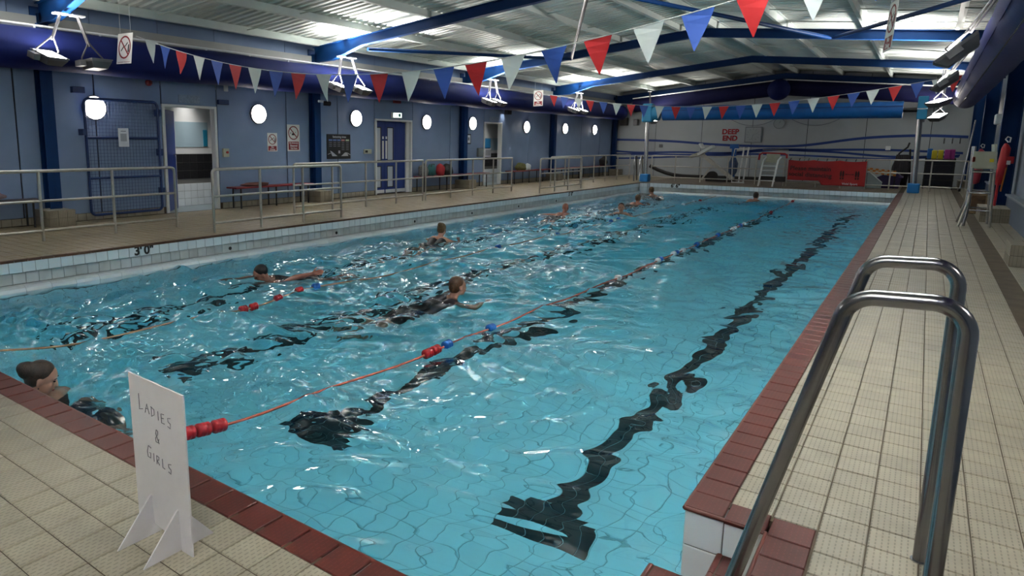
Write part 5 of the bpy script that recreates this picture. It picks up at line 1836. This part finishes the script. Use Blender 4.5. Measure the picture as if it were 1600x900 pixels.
gb = empty('grab_rail', 'bright steel grab rails of the far corner ladder', 'grab rail', (-9.15, 26.15, 0))
for x, m in ((-.18, M_chrome), (.05, M_steel)):
    MB(True).tube([(x - .02, .6, 0), (x - .05, .55, .80), (x, .40, .97), (x + .03, .15, .97), (x + .06, 0, .80), (x + .10, -.1, 0)], .024, 10).build('rail', m, gb)

# ---- right-hand side
cr = empty('lifeguard_chair', 'steel lifeguard chair with a cream seat standing on the right deck', 'chair', (.82, 16.1, 0))
for y in (-.38, .38):
    MB(True).tube([(-.17, y * .9, 0), (-.13, y * .9, .42), (-.16, y * .8, 1.46)], .024, 10).build('front_leg', M_steel, cr)
    MB(True).tube([(-.25, y * 1.2, 0), (-.15, y, .45), (-.14, y, .62)], .020, 10).build('splayed_foot', M_galv, cr)
    MB(True).tube([(.20, y, 0), (.15, y * .9, 1.36)], .020, 10).build('back_leg', M_galv, cr)
    for z in (.30, .62, 1.0):
        MB(True).tube([(-.15, y * .9, z), (.17, y * .95, z)], .016, 8).build('side_rail', M_steel, cr)
for z in (.30, .62):
    MB(True).tube([(-.14, -.34, z), (-.14, .34, z)], .016, 8).build('rung', M_steel, cr)
MB().bbox(-.12, .17, -.36, .36, 1.05, 1.10, .02).build('seat', M_cardb, cr)
MB().obox((-.01, -.37, 1.22), (1, 0, 0), (0, 1, 0), (0, 0, 1), .155, .02, .15).build('side_panel', M_cardb, cr)
MB().obox((.15, 0, 1.28), (1, 0, .1), (0, 1, 0), (-.1, 0, 1), .02, .36, .22).build('seat_back', M_cardb, cr)
MB().box(.07, .13, -.40, -.385, 1.18, 1.24).build('strap_buckle', M_yellow, cr)
MB().box(-.17, -.13, -.39, -.36, 1.18, 1.27).build('red_reflector', mat('red_reflector', (.5, .05, .03, 1), .4), cr)

bx = MB().bbox(.80, 1.16, 18.9, 19.4, 0, .46, .01).build('crate', mat('tan_crate', (.28, .19, .10, 1), .6, noise=.3, nscale=10))
tag(bx, 'tan box on the deck behind the lifeguard chair', 'box')
MB().box(.86, 1.10, 18.892, 18.90, .10, .40).build('dark_mark', mat('dark_stain', (.10, .06, .03, 1), .7, noise=.5, nscale=12), bx)


def rescue_tube(label, x, y, z, L_, m, r=.065):
    o = empty('rescue_tube', label, 'rescue tube', (x, y, z))
    MB(True).tube([(-.02, 0, -.02), (-.01, 0, -.06), (0, 0, -.12), (-.02, 0, -L_ * .5), (-.05, 0, -L_ + .05), (-.05, 0, -L_)], 1, 14, True, False, [.02, .05, r, r * 1.1, r, .03]).build('foam_body', m, o)
    MB(True).tube([(.02, 0, .10 * 0), (-.03, 0, .06), (.0, 0, .11), (.05, 0, .09), (.04, 0, 0)], .012, 8).build('loop', M_white_p, o)
    return o


rt = rescue_tube('long red rescue tube hanging on the right-hand blue column', 1.235, 17.76, 1.545, .86, M_red_p, .075)
MB(True).tube([(-.05, -.01, -.84), (-.055, -.01, -1.1), (-.06, -.01, -1.36)], .024, 8).build('red_strap', M_red_p, rt)
MB(True).tube([(.04, -.05, -.50), (.02, -.05, -.75), (.005, -.05, -.98)], .014, 8).build('orange_strap', M_orange, rt)
MB().bbox(.02, .14, -.08, .02, -.42, -.28, .01).build('buckle', M_red_p, rt)
MB().box(.03, .09, -.085, -.05, -.44, -.36).build('tag', M_white_p, rt)
MB(True).tube([(0.02, 0, .1), (.02, .12, .1)], .010, 8).build('hook', M_steel, rt)
r2 = rescue_tube('shorter pink-red rescue tube hanging behind the lifeguard chair', 1.17, 24.2, 1.42, 1.0, mat('pink_red', (.42, .04, .07, 1), .5), .10)
MB(True).tube([(0.02, 0, .1), (.02, .12, .1)], .010, 8).build('hook', M_steel, r2)
dp = MB(True).tube([(1.26, 19.6, 0), (1.26, 19.6, 3.6)], .05, 14).build('downpipe', M_white)
tag(dp, 'white vertical downpipe between the two right-hand blue columns', 'pipe')
for z in (.8, 2.2):
    MB(True).tube([(1.26, 19.6, z), (1.26, 19.6, z + .05)], .06, 14).build('clip', M_white, dp)
    MB().box(1.26, 1.46, 19.58, 19.62, z, z + .04).build('wall_bracket', M_white, dp)
po = MB(True).tube([(.93, 27.9, 0), (1.10, 28.0, 2.3)], .025, 10).build('cleaning_pole', M_steel)
tag(po, 'grey cleaning pole leaning in the far right corner', 'pole')
MB(True).tube([(.925, 27.9, 0), (.94, 27.9, .12)], .034, 10).build('grip', M_black, po)
wb = MB().bbox(1.18, 1.42, 20.8, 21.2, 1.98, 2.22, .02).build('wall_cabinet', M_white_p)
tag(wb, 'small white box under the purple duct between the blue columns', 'box')
MB().box(1.174, 1.18, 20.84, 21.16, 2.0, 2.2).build('lid', M_white, wb)
MB().box(1.40, 1.49, 20.9, 21.1, 2.02, 2.18).build('mount', M_black, wb)
for x, lb in ((-8.55, 'small white smoke detector under the roof sheet'),):
    pass

# ---- swimmers
def remeshed(mb, name, m, voxel, smooth=2):
    """union of rounded solids turned into one continuous skin"""
    me = mb.mesh(name)
    o = bpy.data.objects.new(name, me)
    COL.objects.link(o)
    r = o.modifiers.new('r', 'REMESH')
    r.mode = 'VOXEL'
    r.voxel_size = voxel
    s = o.modifiers.new('s', 'SMOOTH')
    s.factor = .5
    s.iterations = smooth
    dg = bpy.context.evaluated_depsgraph_get()
    dg.update()
    me2 = bpy.data.meshes.new_from_object(o.evaluated_get(dg))
    bpy.data.objects.remove(o)
    bpy.data.meshes.remove(me)
    me2.name = name
    me2.polygons.foreach_set('use_smooth', [True] * len(me2.polygons))
    me2.materials.clear()
    me2.materials.append(m)
    return me2


def add_head(mb, c, R, k=1.0):
    """skull, jaw, nose, brow, lips and ears; face towards local +x"""
    c = Vector(c)

    def H(p):
        return c + R @ (Vector(p) * k)

    def E_(p, a, b, d):
        mb.ellipsoid(H(p), a * k, b * k, d * k, R)
    E_((-.008, 0, .030), .100, .077, .090)
    E_((.030, 0, -.035), .066, .060, .078)
    E_((.055, 0, -.088), .030, .034, .024)
    for s in (-1, 1):
        E_((.062, s * .034, -.020), .026, .024, .026)
        E_((.076, s * .030, .030), .016, .027, .010)
        mb.ellipsoid(H((-.004, s * .079, -.012)), .022 * k, .009 * k, .034 * k, R @ Matrix.Rotation(-s * .35, 3, 'Z'))
    mb.capsule(H((.086, 0, .022)), H((.108, 0, -.022)), .009 * k, .014 * k, 10, 4)
    for s in (-1, 1):
        E_((.098, s * .011, -.028), .011, .008, .008)
    E_((.088, 0, -.052), .016, .026, .007)
    E_((.086, 0, -.064), .015, .022, .008)


def face_parts(c, R, parent, k=1.0):
    c = Vector(c)

    def H(p):
        return c + R @ (Vector(p) * k)
    for s in (-1, 1):
        MB(True).ellipsoid(H((.082, s * .031, .014)), .010 * k, .014 * k, .0065 * k, R, 12, 8).build('eye', M_eye, parent)
        MB(True).tube([H((.086, s * .016, .034)), H((.091, s * .032, .040)), H((.080, s * .050, .034))], .0035 * k, 6).build('eyebrow', M_hair_d, parent)
    MB(True).ellipsoid(H((.0945, 0, -.058)), .012 * k, .023 * k, .0085 * k, R, 14, 8).build('lips', M_lips, parent)


def hair_mesh(c, R, k, style, voxel):
    c = Vector(c)
    mb = MB(True)

    def H(p):
        return c + R @ (Vector(p) * k)
    mb.ellipsoid(H((-.026, 0, .046)), .098 * k, .085 * k, .090 * k, R)
    if style in ('bun', 'bob', 'short'):
        mb.ellipsoid(H((-.050, 0, .000)), .070 * k, .079 * k, .090 * k, R)
    if style == 'bun':
        mb.ellipsoid(H((-.118, 0, .030)), .060 * k, .064 * k, .066 * k, R)
        mb.capsule(H((-.09, 0, .03)), H((-.14, 0, .035)), .05 * k)
    if style == 'topbun':
        mb.ellipsoid(H((-.06, 0, .0)), .062 * k, .076 * k, .08 * k, R)
        mb.ellipsoid(H((-.095, 0, .10)), .050 * k, .052 * k, .048 * k, R)
    if style == 'bob':
        mb.ellipsoid(H((-.055, 0, -.06)), .05 * k, .075 * k, .08 * k, R)
    return remeshed(mb, 'hair', M_hair_d, voxel, 2)


def add_hand(mb, wrist, d, n, k=1.0, curl=.35):
    """palm and five unequal bent fingers, d = pointing direction, n = back of the hand"""
    w, d, n = Vector(wrist), Vector(d).normalized(), Vector(n)
    n = (n - d * n.dot(d)).normalized()
    s = d.cross(n)
    for i, off in enumerate((-.027, -.009, .009, .026)):
        mb.capsule(w + d * .01 * k + s * off * .6 * k, w + d * .085 * k + s * off * k, .013 * k, .0115 * k, 10, 4)
        L_ = (.060, .078, .073, .058)[i] * k
        b0 = w + d * .085 * k + s * off * 1.05 * k
        b1 = b0 + (d * math.cos(curl * .5) - n * math.sin(curl * .5)) * L_ * .55 + s * off * .12 * k
        b2 = b1 + (d * math.cos(curl * 1.3) - n * math.sin(curl * 1.3)) * L_ * .45 + s * off * .06 * k
        mb.capsule(b0, b1, .0095 * k, .0085 * k, 10, 4)
        mb.capsule(b1, b2, .0085 * k, .0072 * k, 10, 4)
    t0 = w + d * .025 * k - s * .024 * k
    t1 = t0 + (d * .6 - s * .75 - n * .2).normalized() * .042 * k
    t2 = t1 + (d * .85 - s * .45 - n * .25).normalized() * .032 * k
    mb.capsule(t0, t1, .013 * k, .0105 * k, 10, 4)
    mb.capsule(t1, t2, .0105 * k, .008 * k, 10, 4)


def swimmer(name, label, loc, heading, skin, hair_m, hair_style='short', suit=M_suit, suit_kind='suit', pitch=0.0, look=0.0, lift=0.0, arms='breast', tilt=.20, voxel=.011, bald=False, k=1.0,
            face=True, earring=False, head_dz=0.0, head_pitch=0.0):
    """prone or upright swimmer, local +x is the way the body faces, origin at the chin on the water"""
    root = empty(name, label, 'person', (loc[0], loc[1], WATER + lift), heading, None)
    RH = Matrix.Rotation(look, 3, 'Z') @ Matrix.Rotation(head_pitch, 3, 'Y')
    hc = Vector((0, 0, .125 + head_dz)) * k
    ct, s_ = math.cos(tilt), math.sin(tilt)

    def B(a, y, up=0.0):
        """point a metres behind the neck along the spine"""
        return Vector((-.07 - a * ct + up * s_, y, -.045 - a * s_ + up * ct)) * k
    mb = MB(True)
    add_head(mb, hc, RH, k)
    mb.capsule(hc + RH @ Vector((-.025, 0, -.04)) * k, B(.02, 0, -.01), .056 * k, .062 * k)
    for s in (-1, 1):
        mb.capsule(B(.02, s * .03), B(.08, s * .165), .060 * k, .062 * k)
        mb.capsule(B(.10, s * .10), B(.36, s * .075), .098 * k, .088 * k)
        mb.capsule(B(.36, s * .07), B(.58, s * .085), .085 * k, .105 * k)
        mb.capsule(B(.60, s * .085), B(1.00, s * .12), .088 * k, .060 * k)
        mb.capsule(B(1.00, s * .12), B(1.20, s * .125, .02), .060 * k, .060 * k)
        mb.capsule(B(1.20, s * .125, .02), B(1.42, s * .13, .06), .058 * k, .036 * k)
        mb.capsule(B(1.42, s * .13, .06), B(1.62, s * .15, .05), .034 * k, .022 * k)
    sh = {s: B(.09, s * .175) for s in (-1, 1)}
    for s in (-1, 1):
        S = sh[s]
        mode = arms if isinstance(arms, str) else arms[0 if s < 0 else 1]
        if mode == 'breast':
            el, wr_ = S + Vector((.20, s * .18, -.06)) * k, S + Vector((.42, s * .07, -.03)) * k
        elif mode == 'reach':
            el, wr_ = S + Vector((.26, s * .10, .03)) * k, S + Vector((.50, s * .12, .03)) * k
        elif mode == 'wide':
            el, wr_ = S + Vector((.06, s * .24, -.01)) * k, S + Vector((.16, s * .46, -.02)) * k
        elif mode == 'recover':
            el, wr_ = S + Vector((-.20, s * .15, .15)) * k, S + Vector((-.40, s * .26, .20)) * k
        elif mode == 'side':
            el, wr_ = S + Vector((-.10, s * .08, -.22)) * k, S + Vector((.10, s * .12, -.34)) * k
        else:
            el, wr_ = S + Vector((-.10, s * .06, -.24)) * k, S + Vector((.06, s * .02, -.42)) * k
        mb.capsule(S, el, .050 * k, .041 * k)
        mb.capsule(el, wr_, .040 * k, .027 * k)
        add_hand(mb, wr_, wr_ - el, Vector((0, 0, 1)) if mode != 'recover' else Vector((0, s, 0.3)), k)
    me = remeshed(mb, 'body', skin, voxel * k, 2)
    body = bpy.data.objects.new('body', me)
    link(body, root)
    if face:
        face_parts(hc, RH, root, k)
    if not bald:
        h = bpy.data.objects.new('hair', hair_mesh(hc, RH, k, hair_style, .008 * k))
        h.data.materials.clear()
        h.data.materials.append(hair_m)
        link(h, root)
    mb = MB(True)
    g_ = .007
    a0 = .10 if suit_kind == 'shirt' else .16
    for s in (-1, 1):
        mb.capsule(B(a0, s * .095), B(.36, s * .075), (.098 + g_) * k, (.088 + g_) * k)
        mb.capsule(B(.36, s * .07), B(.58, s * .085), (.085 + g_) * k, (.105 + g_) * k)
        if suit_kind in ('shirt', 'shorts'):
            mb.capsule(B(.60, s * .085), B(.90, s * .11), (.09 + g_) * k, (.078 + g_) * k)
        if suit_kind == 'shirt':
            mb.capsule(B(.05, s * .10), B(.10, s * .17), (.062 + g_) * k, (.062 + g_) * k)
    if suit_kind == 'shorts':
        mb = MB(True)
        for s in (-1, 1):
            mb.capsule(B(.52, s * .085), B(.60, s * .085), (.103 + g_) * k, (.105 + g_) * k)
            mb.capsule(B(.60, s * .085), B(.95, s * .115), (.092 + g_) * k, (.074 + g_) * k)
    so = bpy.data.objects.new({'suit': 'swimsuit', 'shirt': 'swim_shirt', 'shorts': 'swim_shorts'}[suit_kind], remeshed(mb, 'suit', suit, .016 * k, 2))
    link(so, root)
    if earring:
        MB(True).ellipsoid(hc + RH @ Vector((.004, -.089, -.048)) * k, .006, .006, .006, None, 10, 8).build('earring', M_chrome, root)
    return root


def zz(x, y):
    return water_z(x, y) - WATER


swimmer('person', 'swimmer with a dark brown bun and an earring resting by the near pool edge', (-5.06, 2.06), math.radians(22), M_skin, M_hair_d, 'bun', M_suit, 'suit', look=.62, lift=.0, arms=('side', 'side'), tilt=2.3,
        voxel=.008, earring=True, head_pitch=.42, k=1.0)
swimmer('person', 'swimmer in a dark cap doing front crawl with one arm raised', (-7.05, 5.72), math.radians(-112), M_skin2, M_suit, 'cap', M_suit, 'suit', lift=-.02, arms=('reach', 'recover'), tilt=.22, head_pitch=.55,
        voxel=.010, head_dz=-.02)
swimmer('person', 'swimmer with light brown hair in a bun, seen from behind', (-7.52, 10.60), math.radians(100), M_skin, M_hair_b, 'topbun', M_suit, 'suit', lift=.05, arms='breast', tilt=.42)
swimmer('person', 'auburn haired swimmer in a dark shirt, seen from behind, near the middle rope', (-4.42, 6.58), math.radians(62), M_skin, M_hair_r, 'short', M_suit2, 'shirt', lift=.01, arms='breast', tilt=.46)
swimmer('person', 'balding swimmer seen from behind near the left pool wall', (-7.56, 16.3), math.radians(95), M_skin2, M_hair_d, 'short', M_suit, 'shorts', lift=.06, arms='wide', tilt=.35, bald=True)
swimmer('person', 'dark haired swimmer facing the near end, behind the tan lane rope', (-6.42, 17.3), math.radians(-70), M_skin, M_hair_d, 'bun', M_suit, 'suit', lift=.06, arms='breast', tilt=.5)
swimmer('person', 'brown haired swimmer seen from behind, close to the far left corner', (-7.22, 20.9), math.radians(92), M_skin2, M_hair_r, 'short', M_suit, 'shorts', lift=.04, arms='breast', tilt=.3)
swimmer('person', 'swimmer resting against the tiled corner block at the far end', (-8.02, 24.55), math.radians(140), M_skin, M_hair_b, 'short', M_suit, 'shorts', lift=.07, arms='hang', tilt=.9)
swimmer('person', 'dark haired swimmer alone at the far wall of the pool', (-4.56, 24.95), math.radians(75), M_skin2, M_hair_d, 'short', M_suit, 'shorts', lift=.03, arms='breast', tilt=.2)
